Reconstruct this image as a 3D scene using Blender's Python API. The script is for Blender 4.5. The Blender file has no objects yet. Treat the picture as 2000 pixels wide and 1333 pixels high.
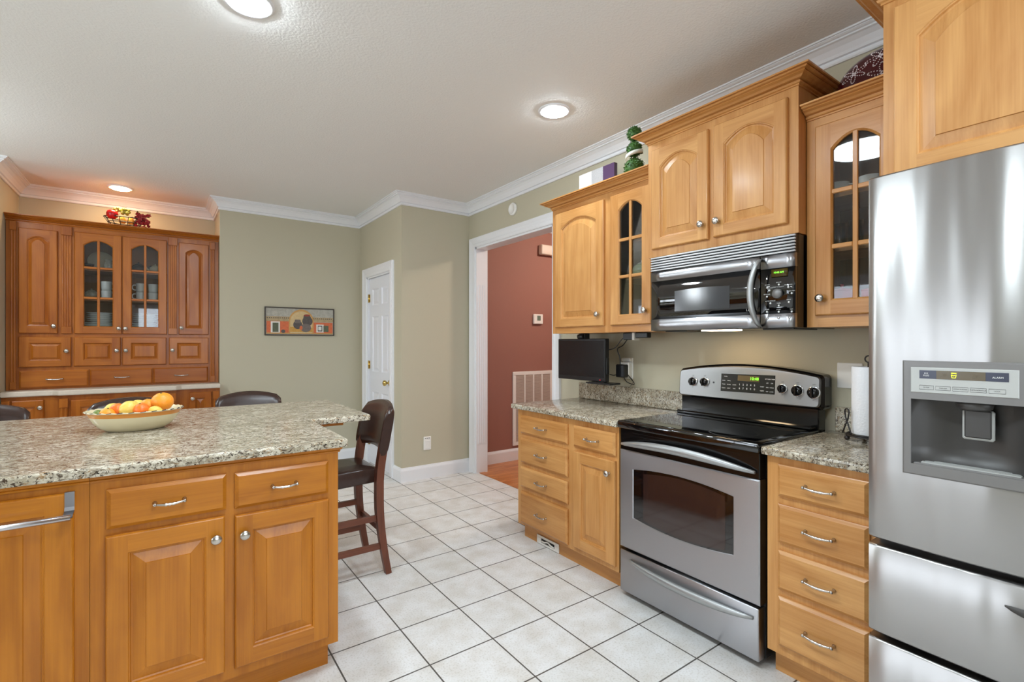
import bpy, bmesh, math, random
from mathutils import Vector, Matrix

PI = math.pi
R = math.radians
random.seed(7)
SC = bpy.context.scene
C = SC.collection

# ------------------------------------------------------------------ camera, world, light, exposure
cam_d = bpy.data.cameras.new('camera')
cam = bpy.data.objects.new('camera', cam_d)
C.objects.link(cam)
cam.location = (0, 0, 1.33)
cam.rotation_euler = (R(90), 0, R(-35.585))
cam_d.sensor_width = 36.0
cam_d.lens = 954.3 * 36.0 / 2000.0
cam_d.shift_y = 4.0 / 2000.0
cam_d.clip_start = 0.05
SC.camera = cam
SC.view_settings.view_transform = 'Standard'
SC.view_settings.look = 'None'
SC.view_settings.exposure = 0.60
SC.view_settings.gamma = 1.0
SC.view_settings.use_curve_mapping = False
SC.cycles.use_denoising = True
SC.cycles.max_bounces = 8
SC.cycles.diffuse_bounces = 5
SC.cycles.glossy_bounces = 4
SC.cycles.transparent_max_bounces = 12
SC.cycles.sample_clamp_indirect = 6.0
SC.cycles.caustics_reflective = False
SC.cycles.caustics_refractive = False

WLD = bpy.data.worlds.new('world')
SC.world = WLD
WLD.use_nodes = True
WLD.node_tree.nodes['Background'].inputs[0].default_value = (0.86, 0.93, 1.0, 1)
WLD.node_tree.nodes['Background'].inputs[1].default_value = 2.2


def area(name, loc, rot, sx, sy, power, col):
    d = bpy.data.lights.new(name, 'AREA')
    d.shape = 'RECTANGLE'
    d.size = sx
    d.size_y = sy
    d.energy = power
    d.color = col
    o = bpy.data.objects.new(name, d)
    o.location = loc
    o.rotation_euler = rot
    C.objects.link(o)
    return o


DAY = (0.88, 0.94, 1.0)
LAMP_COOL = 240.0
LAMP_WARM = 85.0
LAMP_AISLE = 115.0
LAMP_FLUSH = 27.0
LAMP_HALL = 95.0
FILL_GLOBE = 36.0  # strength of the added, unseen fill globes
area('daylight_breakfast_window', (-2.60, 5.42, 1.50), (0, R(-90), 0), 1.1, 0.9, 32, DAY)
area('daylight_side_window', (-2.60, 1.9, 1.50), (0, R(-90), 0), 1.2, 1.9, 17, DAY)
area('daylight_sink_window', (0.7, -2.80, 1.60), (R(-90), 0, R(180)), 2.4, 1.2, 34, DAY)

# ------------------------------------------------------------------ materials


def lin(c):
    c = c / 255.0
    return c / 12.92 if c <= 0.04045 else ((c + 0.055) / 1.055) ** 2.4


def rgb(r, g, b):
    return (lin(r), lin(g), lin(b), 1.0)


def new_mat(name):
    m = bpy.data.materials.new(name)
    m.use_nodes = True
    nt = m.node_tree
    return m, nt, nt.nodes['Principled BSDF']


def N(nt, t, **kw):
    n = nt.nodes.new(t)
    for k, v in kw.items():
        setattr(n, k, v)
    return n


def plain(name, col, rough=0.5, metal=0.0, spec=0.5, coat=0.0, noise=0.0, nscale=30.0, bump=0.0):
    m, nt, b = new_mat(name)
    b.inputs['Base Color'].default_value = col
    b.inputs['Roughness'].default_value = rough
    b.inputs['Metallic'].default_value = metal
    b.inputs['Specular IOR Level'].default_value = spec
    b.inputs['Coat Weight'].default_value = coat
    tc = N(nt, 'ShaderNodeTexCoord')
    n = N(nt, 'ShaderNodeTexNoise')
    n.inputs['Scale'].default_value = nscale
    n.inputs['Detail'].default_value = 3
    nt.links.new(tc.outputs['Object'], n.inputs['Vector'])
    mx = N(nt, 'ShaderNodeMix', data_type='RGBA')
    mx.inputs[6].default_value = tuple(c * (1 - noise) for c in col[:3]) + (1,)
    mx.inputs[7].default_value = tuple(min(1, c * (1 + noise)) for c in col[:3]) + (1,)
    nt.links.new(n.outputs['Fac'], mx.inputs[0])
    nt.links.new(mx.outputs[2], b.inputs['Base Color'])
    if bump:
        bp = N(nt, 'ShaderNodeBump')
        bp.inputs['Strength'].default_value = bump
        bp.inputs['Distance'].default_value = 0.004
        nt.links.new(n.outputs['Fac'], bp.inputs['Height'])
        nt.links.new(bp.outputs['Normal'], b.inputs['Normal'])
    return m


def emit(name, col, strength):
    m, nt, b = new_mat(name)
    b.inputs['Base Color'].default_value = col
    b.inputs['Emission Color'].default_value = col
    b.inputs['Emission Strength'].default_value = strength
    return m


def wood(name, dark, light, axis, rough=0.34, coat=0.12, contrast=1.0):
    """axis: index of the grain direction (0 x, 1 y, 2 z)."""
    m, nt, b = new_mat(name)
    tc = N(nt, 'ShaderNodeTexCoord')
    oi = N(nt, 'ShaderNodeObjectInfo')
    add = N(nt, 'ShaderNodeVectorMath', operation='ADD')
    sc = N(nt, 'ShaderNodeVectorMath', operation='SCALE')
    sc.inputs[0].default_value = (13.1, 7.7, 9.3)
    nt.links.new(oi.outputs['Random'], sc.inputs['Scale'])
    nt.links.new(tc.outputs['Object'], add.inputs[0])
    nt.links.new(sc.outputs[0], add.inputs[1])

    def noise(across, along, scale, detail, dist):
        mp = N(nt, 'ShaderNodeMapping')
        s = [across] * 3
        s[axis] = along
        mp.inputs['Scale'].default_value = s
        nt.links.new(add.outputs[0], mp.inputs['Vector'])
        n = N(nt, 'ShaderNodeTexNoise')
        n.inputs['Scale'].default_value = scale
        n.inputs['Detail'].default_value = detail
        n.inputs['Distortion'].default_value = dist
        nt.links.new(mp.outputs[0], n.inputs['Vector'])
        return n.outputs['Fac']
    big = noise(1.0, 0.22, 7.0, 3, 1.2)
    mid = noise(1.0, 0.06, 38.0, 4, 0.4)
    fine = noise(1.0, 0.025, 160.0, 2, 0.0)

    def math_(op, a, bb):
        n = N(nt, 'ShaderNodeMath', operation=op)
        for i, v in enumerate((a, bb)):
            if isinstance(v, (int, float)):
                n.inputs[i].default_value = v
            else:
                nt.links.new(v, n.inputs[i])
        return n.outputs[0]
    f = math_('ADD', math_('MULTIPLY', big, 0.5), math_('ADD', math_('MULTIPLY', mid, 0.3), math_('MULTIPLY', fine, 0.2)))
    f = math_('ADD', f, math_('MULTIPLY', math_('SUBTRACT', oi.outputs['Random'], 0.5), 0.10))
    rp = N(nt, 'ShaderNodeValToRGB')
    rp.color_ramp.elements[0].position = 0.5 - 0.17 / contrast
    rp.color_ramp.elements[1].position = 0.5 + 0.17 / contrast
    rp.color_ramp.elements[0].color = dark
    rp.color_ramp.elements[1].color = light
    nt.links.new(f, rp.inputs['Fac'])
    nt.links.new(rp.outputs['Color'], b.inputs['Base Color'])
    b.inputs['Roughness'].default_value = rough
    b.inputs['Specular IOR Level'].default_value = 0.35
    b.inputs['Coat Weight'].default_value = coat
    b.inputs['Coat Roughness'].default_value = 0.16
    return m


def woodset(name, dark, light, **kw):
    return [wood('%s grain %s' % (name, 'xyz'[a]), dark, light, a, **kw) for a in range(3)]


MAPLE = woodset('maple', rgb(174, 114, 54), rgb(213, 159, 97))
ISLE = woodset('island maple', rgb(154, 88, 14), rgb(194, 122, 32))
HUTCH_WARMLIT = woodset('warm lit maple', rgb(140, 70, 12), rgb(180, 106, 32))  # same maple, with warm light and shade put into its colour
STOOLW = woodset('dark walnut', rgb(84, 44, 30), rgb(124, 72, 50), rough=0.4)
INSIDE = woodset('cabinet interior', rgb(118, 74, 38), rgb(150, 100, 56), rough=0.5, coat=0.0)


def granite():
    m, nt, b = new_mat('speckled granite')
    tc = N(nt, 'ShaderNodeTexCoord')
    mp = N(nt, 'ShaderNodeMapping')
    mp.inputs['Scale'].default_value = (1.0, 1.6, 1.4)
    mp.inputs['Rotation'].default_value = (0, 0, 0.5)
    nt.links.new(tc.outputs['Object'], mp.inputs['Vector'])

    def noi(scale, detail, dist=0.0, rough=0.6):
        n = N(nt, 'ShaderNodeTexNoise')
        n.inputs['Scale'].default_value = scale
        n.inputs['Detail'].default_value = detail
        n.inputs['Distortion'].default_value = dist
        n.inputs['Roughness'].default_value = rough
        nt.links.new(mp.outputs[0], n.inputs['Vector'])
        return n.outputs['Fac']

    def ramp(src, pts):
        r = N(nt, 'ShaderNodeValToRGB')
        e = r.color_ramp.elements
        e[0].position, e[0].color = pts[0]
        e[1].position, e[1].color = pts[1]
        for p, c in pts[2:]:
            x = e.new(p)
            x.color = c
        nt.links.new(src, r.inputs['Fac'])
        return r.outputs['Color']

    def mix(fac, a, bb):
        x = N(nt, 'ShaderNodeMix', data_type='RGBA')
        nt.links.new(fac, x.inputs[0])
        for i, v in ((6, a), (7, bb)):
            if isinstance(v, tuple):
                x.inputs[i].default_value = v
            else:
                nt.links.new(v, x.inputs[i])
        return x.outputs[2]
    W, K = (1, 1, 1, 1), (0, 0, 0, 1)
    base = ramp(noi(9, 4, 0.8), [(0.35, rgb(170, 160, 138)), (0.62, rgb(212, 204, 186))])
    grey = ramp(noi(30, 4, 1.2), [(0.48, K), (0.58, W)])
    c = mix(grey, base, rgb(150, 139, 120))
    tan = ramp(noi(48, 3, 0.8), [(0.57, K), (0.66, W)])
    c = mix(tan, c, rgb(150, 122, 88))
    wh = ramp(noi(70, 3, 0.4), [(0.62, K), (0.70, W)])
    c = mix(wh, c, rgb(222, 214, 194))
    dark = ramp(noi(36, 5, 2.2, 0.72), [(0.530, K), (0.59, W)])
    c = mix(dark, c, rgb(72, 57, 44))
    blk = ramp(noi(85, 4, 1.0), [(0.60, K), (0.65, W)])
    c = mix(blk, c, rgb(36, 31, 29))
    nt.links.new(c, b.inputs['Base Color'])
    b.inputs['Roughness'].default_value = 0.16
    return m


def tile_floor():
    m, nt, b = new_mat('ceramic floor tile')
    tc = N(nt, 'ShaderNodeTexCoord')
    mp = N(nt, 'ShaderNodeMapping')
    # grout lines at x = 0.8975 + k * 0.3112 and y = 1.837 + k * 0.3078
    mp.inputs['Location'].default_value = (-0.8975 + 0.3112 * 20, -1.837 + 0.3078 * 20, 0)
    nt.links.new(tc.outputs['Object'], mp.inputs['Vector'])
    br = N(nt, 'ShaderNodeTexBrick')
    br.offset = 0.0
    br.squash = 1.0
    br.inputs['Scale'].default_value = 1.0
    br.inputs['Brick Width'].default_value = 0.3112
    br.inputs['Row Height'].default_value = 0.3078
    br.inputs['Mortar Size'].default_value = 0.0036
    br.inputs['Mortar Smooth'].default_value = 0.15
    br.inputs['Bias'].default_value = 0.0
    br.inputs['Color1'].default_value = rgb(220, 219, 217)
    br.inputs['Color2'].default_value = rgb(226, 225, 224)
    br.inputs['Mortar'].default_value = rgb(88, 84, 80)
    nt.links.new(mp.outputs[0], br.inputs['Vector'])
    n1 = N(nt, 'ShaderNodeTexNoise')
    n1.inputs['Scale'].default_value = 9
    n1.inputs['Detail'].default_value = 5
    nt.links.new(tc.outputs['Object'], n1.inputs['Vector'])
    n2 = N(nt, 'ShaderNodeTexNoise')
    n2.inputs['Scale'].default_value = 120
    n2.inputs['Detail'].default_value = 3
    nt.links.new(tc.outputs['Object'], n2.inputs['Vector'])
    rp = N(nt, 'ShaderNodeValToRGB')
    rp.color_ramp.elements[0].position = 0.3
    rp.color_ramp.elements[0].color = rgb(238, 234, 228)
    rp.color_ramp.elements[1].position = 0.62
    rp.color_ramp.elements[1].color = rgb(255, 255, 255)
    nt.links.new(n1.outputs['Fac'], rp.inputs['Fac'])
    rp2 = N(nt, 'ShaderNodeValToRGB')
    rp2.color_ramp.elements[0].position = 0.32
    rp2.color_ramp.elements[0].color = rgb(236, 234, 230)
    rp2.color_ramp.elements[1].position = 0.5
    rp2.color_ramp.elements[1].color = rgb(255, 255, 255)
    nt.links.new(n2.outputs['Fac'], rp2.inputs['Fac'])
    m1 = N(nt, 'ShaderNodeMix', data_type='RGBA', blend_type='MULTIPLY')
    m1.inputs[0].default_value = 1
    nt.links.new(br.outputs['Color'], m1.inputs[6])
    nt.links.new(rp.outputs['Color'], m1.inputs[7])
    m2 = N(nt, 'ShaderNodeMix', data_type='RGBA', blend_type='MULTIPLY')
    m2.inputs[0].default_value = 1
    nt.links.new(m1.outputs[2], m2.inputs[6])
    nt.links.new(rp2.outputs['Color'], m2.inputs[7])
    nt.links.new(m2.outputs[2], b.inputs['Base Color'])
    b.inputs['Roughness'].default_value = 0.42
    bp = N(nt, 'ShaderNodeBump')
    bp.inputs['Strength'].default_value = 0.5
    bp.inputs['Distance'].default_value = 0.002
    bp.invert = True
    nt.links.new(br.outputs['Fac'], bp.inputs['Height'])
    nt.links.new(bp.outputs['Normal'], b.inputs['Normal'])
    return m


def plank_floor():
    m, nt, b = new_mat('oak plank floor')
    tc = N(nt, 'ShaderNodeTexCoord')
    mp = N(nt, 'ShaderNodeMapping')
    mp.inputs['Location'].default_value = (6, 6, 0)
    nt.links.new(tc.outputs['Object'], mp.inputs['Vector'])
    br = N(nt, 'ShaderNodeTexBrick')
    br.offset = 0.4
    br.inputs['Scale'].default_value = 1.0
    br.inputs['Brick Width'].default_value = 0.9
    br.inputs['Row Height'].default_value = 0.075
    br.inputs['Mortar Size'].default_value = 0.0012
    br.inputs['Color1'].default_value = rgb(186, 112, 56)
    br.inputs['Color2'].default_value = rgb(206, 134, 76)
    br.inputs['Mortar'].default_value = rgb(110, 62, 30)
    nt.links.new(mp.outputs[0], br.inputs['Vector'])
    n = N(nt, 'ShaderNodeTexNoise')
    n.inputs['Scale'].default_value = 20
    mp2 = N(nt, 'ShaderNodeMapping')
    mp2.inputs['Scale'].default_value = (0.15, 2, 1)
    nt.links.new(tc.outputs['Object'], mp2.inputs['Vector'])
    nt.links.new(mp2.outputs[0], n.inputs['Vector'])
    rp = N(nt, 'ShaderNodeValToRGB')
    rp.color_ramp.elements[0].position = 0.3
    rp.color_ramp.elements[0].color = rgb(214, 200, 190)
    rp.color_ramp.elements[1].position = 0.65
    rp.color_ramp.elements[1].color = (1, 1, 1, 1)
    nt.links.new(n.outputs['Fac'], rp.inputs['Fac'])
    mx = N(nt, 'ShaderNodeMix', data_type='RGBA', blend_type='MULTIPLY')
    mx.inputs[0].default_value = 1
    nt.links.new(br.outputs['Color'], mx.inputs[6])
    nt.links.new(rp.outputs['Color'], mx.inputs[7])
    nt.links.new(mx.outputs[2], b.inputs['Base Color'])
    b.inputs['Roughness'].default_value = 0.3
    return m


def paint(name, col, scale, strength, rough=0.6):
    m, nt, b = new_mat(name)
    b.inputs['Base Color'].default_value = col
    b.inputs['Roughness'].default_value = rough
    b.inputs['Specular IOR Level'].default_value = 0.3
    tc = N(nt, 'ShaderNodeTexCoord')
    n = N(nt, 'ShaderNodeTexNoise')
    n.inputs['Scale'].default_value = scale
    n.inputs['Detail'].default_value = 3
    nt.links.new(tc.outputs['Object'], n.inputs['Vector'])
    bp = N(nt, 'ShaderNodeBump')
    bp.inputs['Strength'].default_value = strength
    bp.inputs['Distance'].default_value = 0.004
    nt.links.new(n.outputs['Fac'], bp.inputs['Height'])
    nt.links.new(bp.outputs['Normal'], b.inputs['Normal'])
    return m


def steel(name, col, rough, axis, aniso=0.8, wave=0.0):
    """brushed metal: reflections smear across the brush direction."""
    m, nt, b = new_mat(name)
    b.inputs['Base Color'].default_value = col
    b.inputs['Metallic'].default_value = 1.0
    b.inputs['Anisotropic'].default_value = aniso
    b.inputs['Anisotropic Rotation'].default_value = 0.25
    tg = N(nt, 'ShaderNodeTangent', direction_type='RADIAL', axis='Z')
    nt.links.new(tg.outputs[0], b.inputs['Tangent'])
    tc = N(nt, 'ShaderNodeTexCoord')
    mp = N(nt, 'ShaderNodeMapping')
    s = [300.0, 300.0, 300.0]
    s[axis] = 4.0
    mp.inputs['Scale'].default_value = s
    nt.links.new(tc.outputs['Object'], mp.inputs['Vector'])
    n = N(nt, 'ShaderNodeTexNoise')
    n.inputs['Scale'].default_value = 1.0
    n.inputs['Detail'].default_value = 2
    nt.links.new(mp.outputs[0], n.inputs['Vector'])
    mr = N(nt, 'ShaderNodeMapRange')
    mr.inputs['To Min'].default_value = rough - 0.02
    mr.inputs['To Max'].default_value = rough + 0.02
    nt.links.new(n.outputs['Fac'], mr.inputs['Value'])
    nt.links.new(mr.outputs[0], b.inputs['Roughness'])
    if wave:
        m2 = N(nt, 'ShaderNodeMapping')
        m2.inputs['Scale'].default_value = (1.0, 9.0, 0.9)
        nt.links.new(tc.outputs['Object'], m2.inputs['Vector'])
        n2 = N(nt, 'ShaderNodeTexNoise')
        n2.inputs['Scale'].default_value = 1.0
        n2.inputs['Detail'].default_value = 1
        nt.links.new(m2.outputs[0], n2.inputs['Vector'])
        bp = N(nt, 'ShaderNodeBump')
        bp.inputs['Strength'].default_value = 1.0
        bp.inputs['Distance'].default_value = wave
        nt.links.new(n2.outputs['Fac'], bp.inputs['Height'])
        nt.links.new(bp.outputs['Normal'], b.inputs['Normal'])
    return m


def thin_glass(name, tint=(1, 1, 1, 1), refl=1.0):
    m = bpy.data.materials.new(name)
    m.use_nodes = True
    nt = m.node_tree
    nt.nodes.remove(nt.nodes['Principled BSDF'])
    out = nt.nodes['Material Output']
    tr = N(nt, 'ShaderNodeBsdfTransparent')
    tr.inputs['Color'].default_value = tint
    gl = N(nt, 'ShaderNodeBsdfGlossy')
    gl.inputs['Roughness'].default_value = 0.02
    fr = N(nt, 'ShaderNodeFresnel')
    fr.inputs['IOR'].default_value = 1.5
    mu = N(nt, 'ShaderNodeMath', operation='MULTIPLY')
    mu.inputs[1].default_value = refl
    nt.links.new(fr.outputs[0], mu.inputs[0])
    mx = N(nt, 'ShaderNodeMixShader')
    nt.links.new(mu.outputs[0], mx.inputs[0])
    nt.links.new(tr.outputs[0], mx.inputs[1])
    nt.links.new(gl.outputs[0], mx.inputs[2])
    nt.links.new(mx.outputs[0], out.inputs['Surface'])
    return m


GRANITE = granite()
TILE = tile_floor()
PLANK = plank_floor()
SAGE = paint('sage wall paint', rgb(190, 183, 160), 160, 0.12)
REDW = paint('brick red wall paint', rgb(154, 108, 95), 140, 0.25)
CEILM = paint('textured ceiling paint', rgb(232, 230, 226), 85, 0.55, 0.8)
WHITE = plain('white trim paint', rgb(232, 232, 234), 0.35)
DOORW = plain('white door paint', rgb(228, 230, 236), 0.38)
PLATEW = plain('white plastic', rgb(236, 234, 228), 0.4)
STEEL = steel('brushed stainless steel', rgb(178, 178, 181), 0.33, 1)
FRIDGES = steel('wavy brushed stainless steel', rgb(172, 170, 168), 0.32, 1, 0.8, 0.012)
SATIN = plain('satin grey metal', rgb(168, 170, 170), 0.38, 0.75)
STEELX = steel('brushed stainless steel bar', rgb(200, 200, 204), 0.24, 0, 0.0)
CHROME = plain('chrome', rgb(220, 220, 222), 0.12, 1.0)
NICKEL = plain('brushed nickel', rgb(196, 190, 182), 0.26, 1.0)
BRASS = plain('polished brass', rgb(214, 186, 110), 0.2, 1.0)
BLACK = plain('black plastic', rgb(18, 18, 20), 0.3)
BLACKG = plain('black glass', rgb(8, 8, 9), 0.04, spec=1.0)
BLACKE = plain('black enamel', rgb(14, 13, 13), 0.14)
IRON = plain('dark wrought iron', rgb(34, 28, 26), 0.45)
DGREY = plain('dark grey metal', rgb(70, 68, 66), 0.4, 0.3)
GREYP = plain('grey plastic', rgb(122, 120, 118), 0.4, 0.4)
PANELG = plain('pale grey panel', rgb(176, 177, 173), 0.4)
NAVY = plain('navy display strip', rgb(44, 48, 66), 0.25)
AMBERD = plain('unlit display', rgb(78, 62, 20), 0.2)
LED = emit('green display digits', rgb(120, 255, 40), 1.6)
LEDY = emit('yellow green display icon', rgb(226, 240, 40), 1.4)
INKW = plain('white printing', rgb(225, 225, 222), 0.5)
INKB = plain('black printing', rgb(30, 30, 32), 0.5)
LEATHER = plain('dark brown leather', rgb(56, 38, 32), 0.27, noise=0.2, nscale=40, bump=0.15)
CREAM = plain('cream glazed ceramic', rgb(214, 203, 168), 0.15)
CERW = plain('white glazed ceramic', rgb(228, 224, 214), 0.15)
ORANGEG = plain('orange glaze', rgb(214, 140, 60), 0.2)
BLUEG = plain('dark blue glaze', rgb(40, 42, 66), 0.2)
GLASS = thin_glass('cabinet glass', (0.93, 0.94, 0.94, 1), 1.0)
WGLASS = thin_glass('window glass', (0.97, 0.98, 1, 1), 0.6)
TUMBLER = thin_glass('drinking glass', (0.94, 0.95, 0.96, 1), 3.5)
GLOW = emit('lamp diffuser cool', (0.80, 0.92, 1.0, 1), LAMP_COOL)
GLOWA = emit('lamp diffuser aisle', (0.80, 0.92, 1.0, 1), LAMP_AISLE)
GLOWW = emit('lamp diffuser warm', (1.0, 0.66, 0.34, 1), LAMP_WARM)

# ------------------------------------------------------------------ mesh builder


class MB:
    def __init__(self):
        self.bm = bmesh.new()

    def face(self, pts, m=0, smooth=False):
        vs = [self.bm.verts.new(p) for p in pts]
        try:
            f = self.bm.faces.new(vs)
        except ValueError:
            return
        f.material_index = m
        f.smooth = smooth

    def loops(self, loops, m=0, closed=True, cap0=False, cap1=False, smooth=False, capm=None, mats=None):
        vl = [[self.bm.verts.new(p) for p in lp] for lp in loops]
        n = len(loops[0])
        rng = n if closed else n - 1
        for i in range(len(vl) - 1):
            for j in range(rng):
                k = (j + 1) % n
                try:
                    f = self.bm.faces.new((vl[i][j], vl[i][k], vl[i + 1][k], vl[i + 1][j]))
                except ValueError:
                    continue
                f.material_index = mats(i, j) if mats else m
                f.smooth = smooth
        cm = m if capm is None else capm
        for flag, lp in ((cap0, vl[0]), (cap1, vl[-1])):
            if flag:
                try:
                    f = self.bm.faces.new(lp)
                    f.material_index = cm
                except ValueError:
                    pass
        return self

    def box(self, x0, x1, y0, y1, z0, z1, m=0, bev=0.0, seg=1):
        x0, x1 = min(x0, x1), max(x0, x1)
        y0, y1 = min(y0, y1), max(y0, y1)
        z0, z1 = min(z0, z1), max(z0, z1)
        mat = Matrix.Translation(((x0 + x1) / 2, (y0 + y1) / 2, (z0 + z1) / 2)) @ Matrix.Diagonal((x1 - x0, y1 - y0, z1 - z0, 1))
        old = set(self.bm.faces) if bev else None
        r = bmesh.ops.create_cube(self.bm, size=1.0, matrix=mat)
        fs = set()
        es = set()
        for v in r['verts']:
            fs.update(v.link_faces)
            es.update(v.link_edges)
        for f in fs:
            f.material_index = m
        if bev:
            q = bmesh.ops.bevel(self.bm, geom=list(es), offset=bev, segments=seg, profile=0.5, affect='EDGES')
            for f in self.bm.faces:
                if f not in old:
                    f.material_index = m
                    if seg > 1:
                        f.smooth = True
        return self

    def prism(self, pts, mapf, a, b, m=0, bev=0.0):
        """pts: 2-D outline, mapf(p, q, depth) -> world."""
        if bev:
            cx = sum(p[0] for p in pts) / len(pts)
            cy = sum(p[1] for p in pts) / len(pts)

            def ins(e):
                return inset(pts, e)
            s = 1 if b > a else -1
            lps = [[mapf(p[0], p[1], a) for p in pts], [mapf(p[0], p[1], b - s * bev) for p in pts], [mapf(p[0], p[1], b) for p in ins(bev)]]
        else:
            lps = [[mapf(p[0], p[1], a) for p in pts], [mapf(p[0], p[1], b) for p in pts]]
        return self.loops(lps, m, True, True, True)

    def lathe(self, prof, c=(0, 0, 0), axis=(0, 0, 1), n=24, m=0, sx=1.0, sy=1.0, smooth=True, cap0=True, cap1=True, mats=None):
        az = Vector(axis).normalized()
        ax = az.orthogonal().normalized()
        if abs(az.z) > 0.99:
            ax = Vector((1, 0, 0))
        ay = az.cross(ax)
        c = Vector(c)
        lps = []
        for r, h in prof:
            r = max(r, 0.0002)
            lps.append([c + az * h + ax * (r * sx * math.cos(2 * PI * k / n)) + ay * (r * sy * math.sin(2 * PI * k / n)) for k in range(n)])
        return self.loops(lps, m, True, cap0, cap1, smooth, mats=mats)

    def tube(self, pts, rad, n=8, m=0, closed=False, sect=None, up=None):
        pts = [Vector(p) for p in pts]
        k = len(pts)
        rr = rad if isinstance(rad, (list, tuple)) else [rad] * k
        lps = []
        prev = None
        for i, p in enumerate(pts):
            a = pts[(i - 1) % k] if (closed or i > 0) else p
            b = pts[(i + 1) % k] if (closed or i < k - 1) else p
            t = (b - a).normalized()
            if up is not None:
                x = Vector(up) - t * t.dot(Vector(up))
                x.normalize()
            elif prev is None:
                x = t.orthogonal().normalized()
            else:
                x = (prev - t * prev.dot(t)).normalized()
            prev = x
            y = t.cross(x)
            if sect:
                lps.append([p + x * (s[0] * rr[i]) + y * (s[1] * rr[i]) for s in sect])
            else:
                lps.append([p + (x * math.cos(2 * PI * j / n) + y * math.sin(2 * PI * j / n)) * rr[i] for j in range(n)])
        if closed:
            lps.append(lps[0])
        return self.loops(lps, m, True, not closed, not closed, sect is None)

    def ball(self, c, r, m=0, n=16, sx=1, sy=1, sz=1):
        k = max(6, n // 2)
        prof = [(math.sin(PI * i / k), -math.cos(PI * i / k)) for i in range(k + 1)]
        c = Vector(c)
        lps = [[c + Vector((r * sx * q * math.cos(2 * PI * j / n), r * sy * q * math.sin(2 * PI * j / n), r * sz * h)) for j in range(n)] for q, h in [(max(a, 0.002), b) for a, b in prof]]
        return self.loops(lps, m, True, True, True, True)

    def text(self, s, size, org, ux, uz, m=0, align='CENTER', extrude=0.0):
        cu = bpy.data.curves.new('lettering', 'FONT')
        cu.body = s
        cu.size = size
        cu.align_x = align
        cu.align_y = 'CENTER'
        cu.resolution_u = 2
        cu.extrude = extrude
        o = bpy.data.objects.new('lettering', cu)
        C.objects.link(o)
        bpy.context.view_layer.update()
        dg = bpy.context.evaluated_depsgraph_get()
        me = o.evaluated_get(dg).to_mesh()
        ux, uz, org = Vector(ux), Vector(uz), Vector(org)
        un = ux.cross(uz)
        vs = [self.bm.verts.new(org + ux * v.co.x + uz * v.co.y + un * v.co.z) for v in me.vertices]
        for p in me.polygons:
            try:
                f = self.bm.faces.new([vs[i] for i in p.vertices])
                f.material_index = m
            except ValueError:
                pass
        o.evaluated_get(dg).to_mesh_clear()
        bpy.data.objects.remove(o)
        bpy.data.curves.remove(cu)
        return self

    def sweep(self, path, prof, side, closed=False, m=0, horizontal=True):
        """path: 2-D points; prof: (out, z) ; side +1 left of travel, -1 right."""
        k = len(path)
        P2 = [Vector(p) for p in path]
        lps = []
        for i in range(k):
            ns = []
            if closed or i > 0:
                d = (P2[i] - P2[(i - 1) % k]).normalized()
                ns.append(Vector((-d.y, d.x)) * side)
            if closed or i < k - 1:
                d = (P2[(i + 1) % k] - P2[i]).normalized()
                ns.append(Vector((-d.y, d.x)) * side)
            mt = ns[0] if len(ns) == 1 else (ns[0] + ns[1]) / (1 + ns[0].dot(ns[1]))
            lps.append([(P2[i].x + mt.x * o, P2[i].y + mt.y * o, z) for o, z in prof])
        if closed:
            lps.append(lps[0])
        return self.loops(lps, m, True, not closed, not closed)

    def obj(self, name, mats, parent=None, org=(0, 0, 0), recalc=True, weld=True):
        if weld:
            bmesh.ops.remove_doubles(self.bm, verts=self.bm.verts, dist=0.00003)
        if recalc:
            bmesh.ops.recalc_face_normals(self.bm, faces=self.bm.faces)
        me = bpy.data.meshes.new(name)
        base = Vector(org)
        p = parent
        while p is not None:
            base = base + p.location
            p = p.parent
        bmesh.ops.translate(self.bm, verts=self.bm.verts, vec=-base)
        self.bm.to_mesh(me)
        self.bm.free()
        for m in (mats if isinstance(mats, (list, tuple)) else [mats]):
            me.materials.append(m)
        o = bpy.data.objects.new(name, me)
        C.objects.link(o)
        o.location = org
        if parent is not None:
            o.parent = parent
        return o


def inset(pts, e):
    n = len(pts)
    area2 = sum(pts[i][0] * pts[(i + 1) % n][1] - pts[(i + 1) % n][0] * pts[i][1] for i in range(n))
    s = 1 if area2 > 0 else -1
    out = []
    for i in range(n):
        a, b, c = Vector(pts[i - 1][:2]), Vector(pts[i][:2]), Vector(pts[(i + 1) % n][:2])
        d1, d2 = (b - a).normalized(), (c - b).normalized()
        n1, n2 = Vector((-d1.y, d1.x)) * s, Vector((-d2.y, d2.x)) * s
        mt = (n1 + n2) / max(0.3, 1 + n1.dot(n2))
        out.append((b.x + mt.x * e, b.y + mt.y * e))
    return out


def tag(o, label, cat, group=None, kind=None):
    if label:
        o['label'] = label
    if cat:
        o['category'] = cat
    if group:
        o['group'] = group
    if kind:
        o['kind'] = kind
    return o


def thing(name, label, cat, loc=(0, 0, 0), rz=0.0, group=None):
    o = bpy.data.objects.new(name, None)
    o.empty_display_size = 0.05
    C.objects.link(o)
    o.location = loc
    o.rotation_euler = (0, 0, rz)
    return tag(o, label, cat, group)


def struct(name, mb, mats, parent=None):
    o = mb.obj(name, mats, parent)
    if parent is None:
        o['kind'] = 'structure'
    return o


KIDS = {}


def copy_tree(o, parent=None):
    c = o.copy()
    C.objects.link(c)
    c.parent = parent
    for ch in list(o.children):
        copy_tree(ch, c)
    return c


def lean(o, loc, rx=0, ry=0, rz=0):
    o.location = loc
    o.rotation_euler = (rx, ry, rz)


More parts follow.
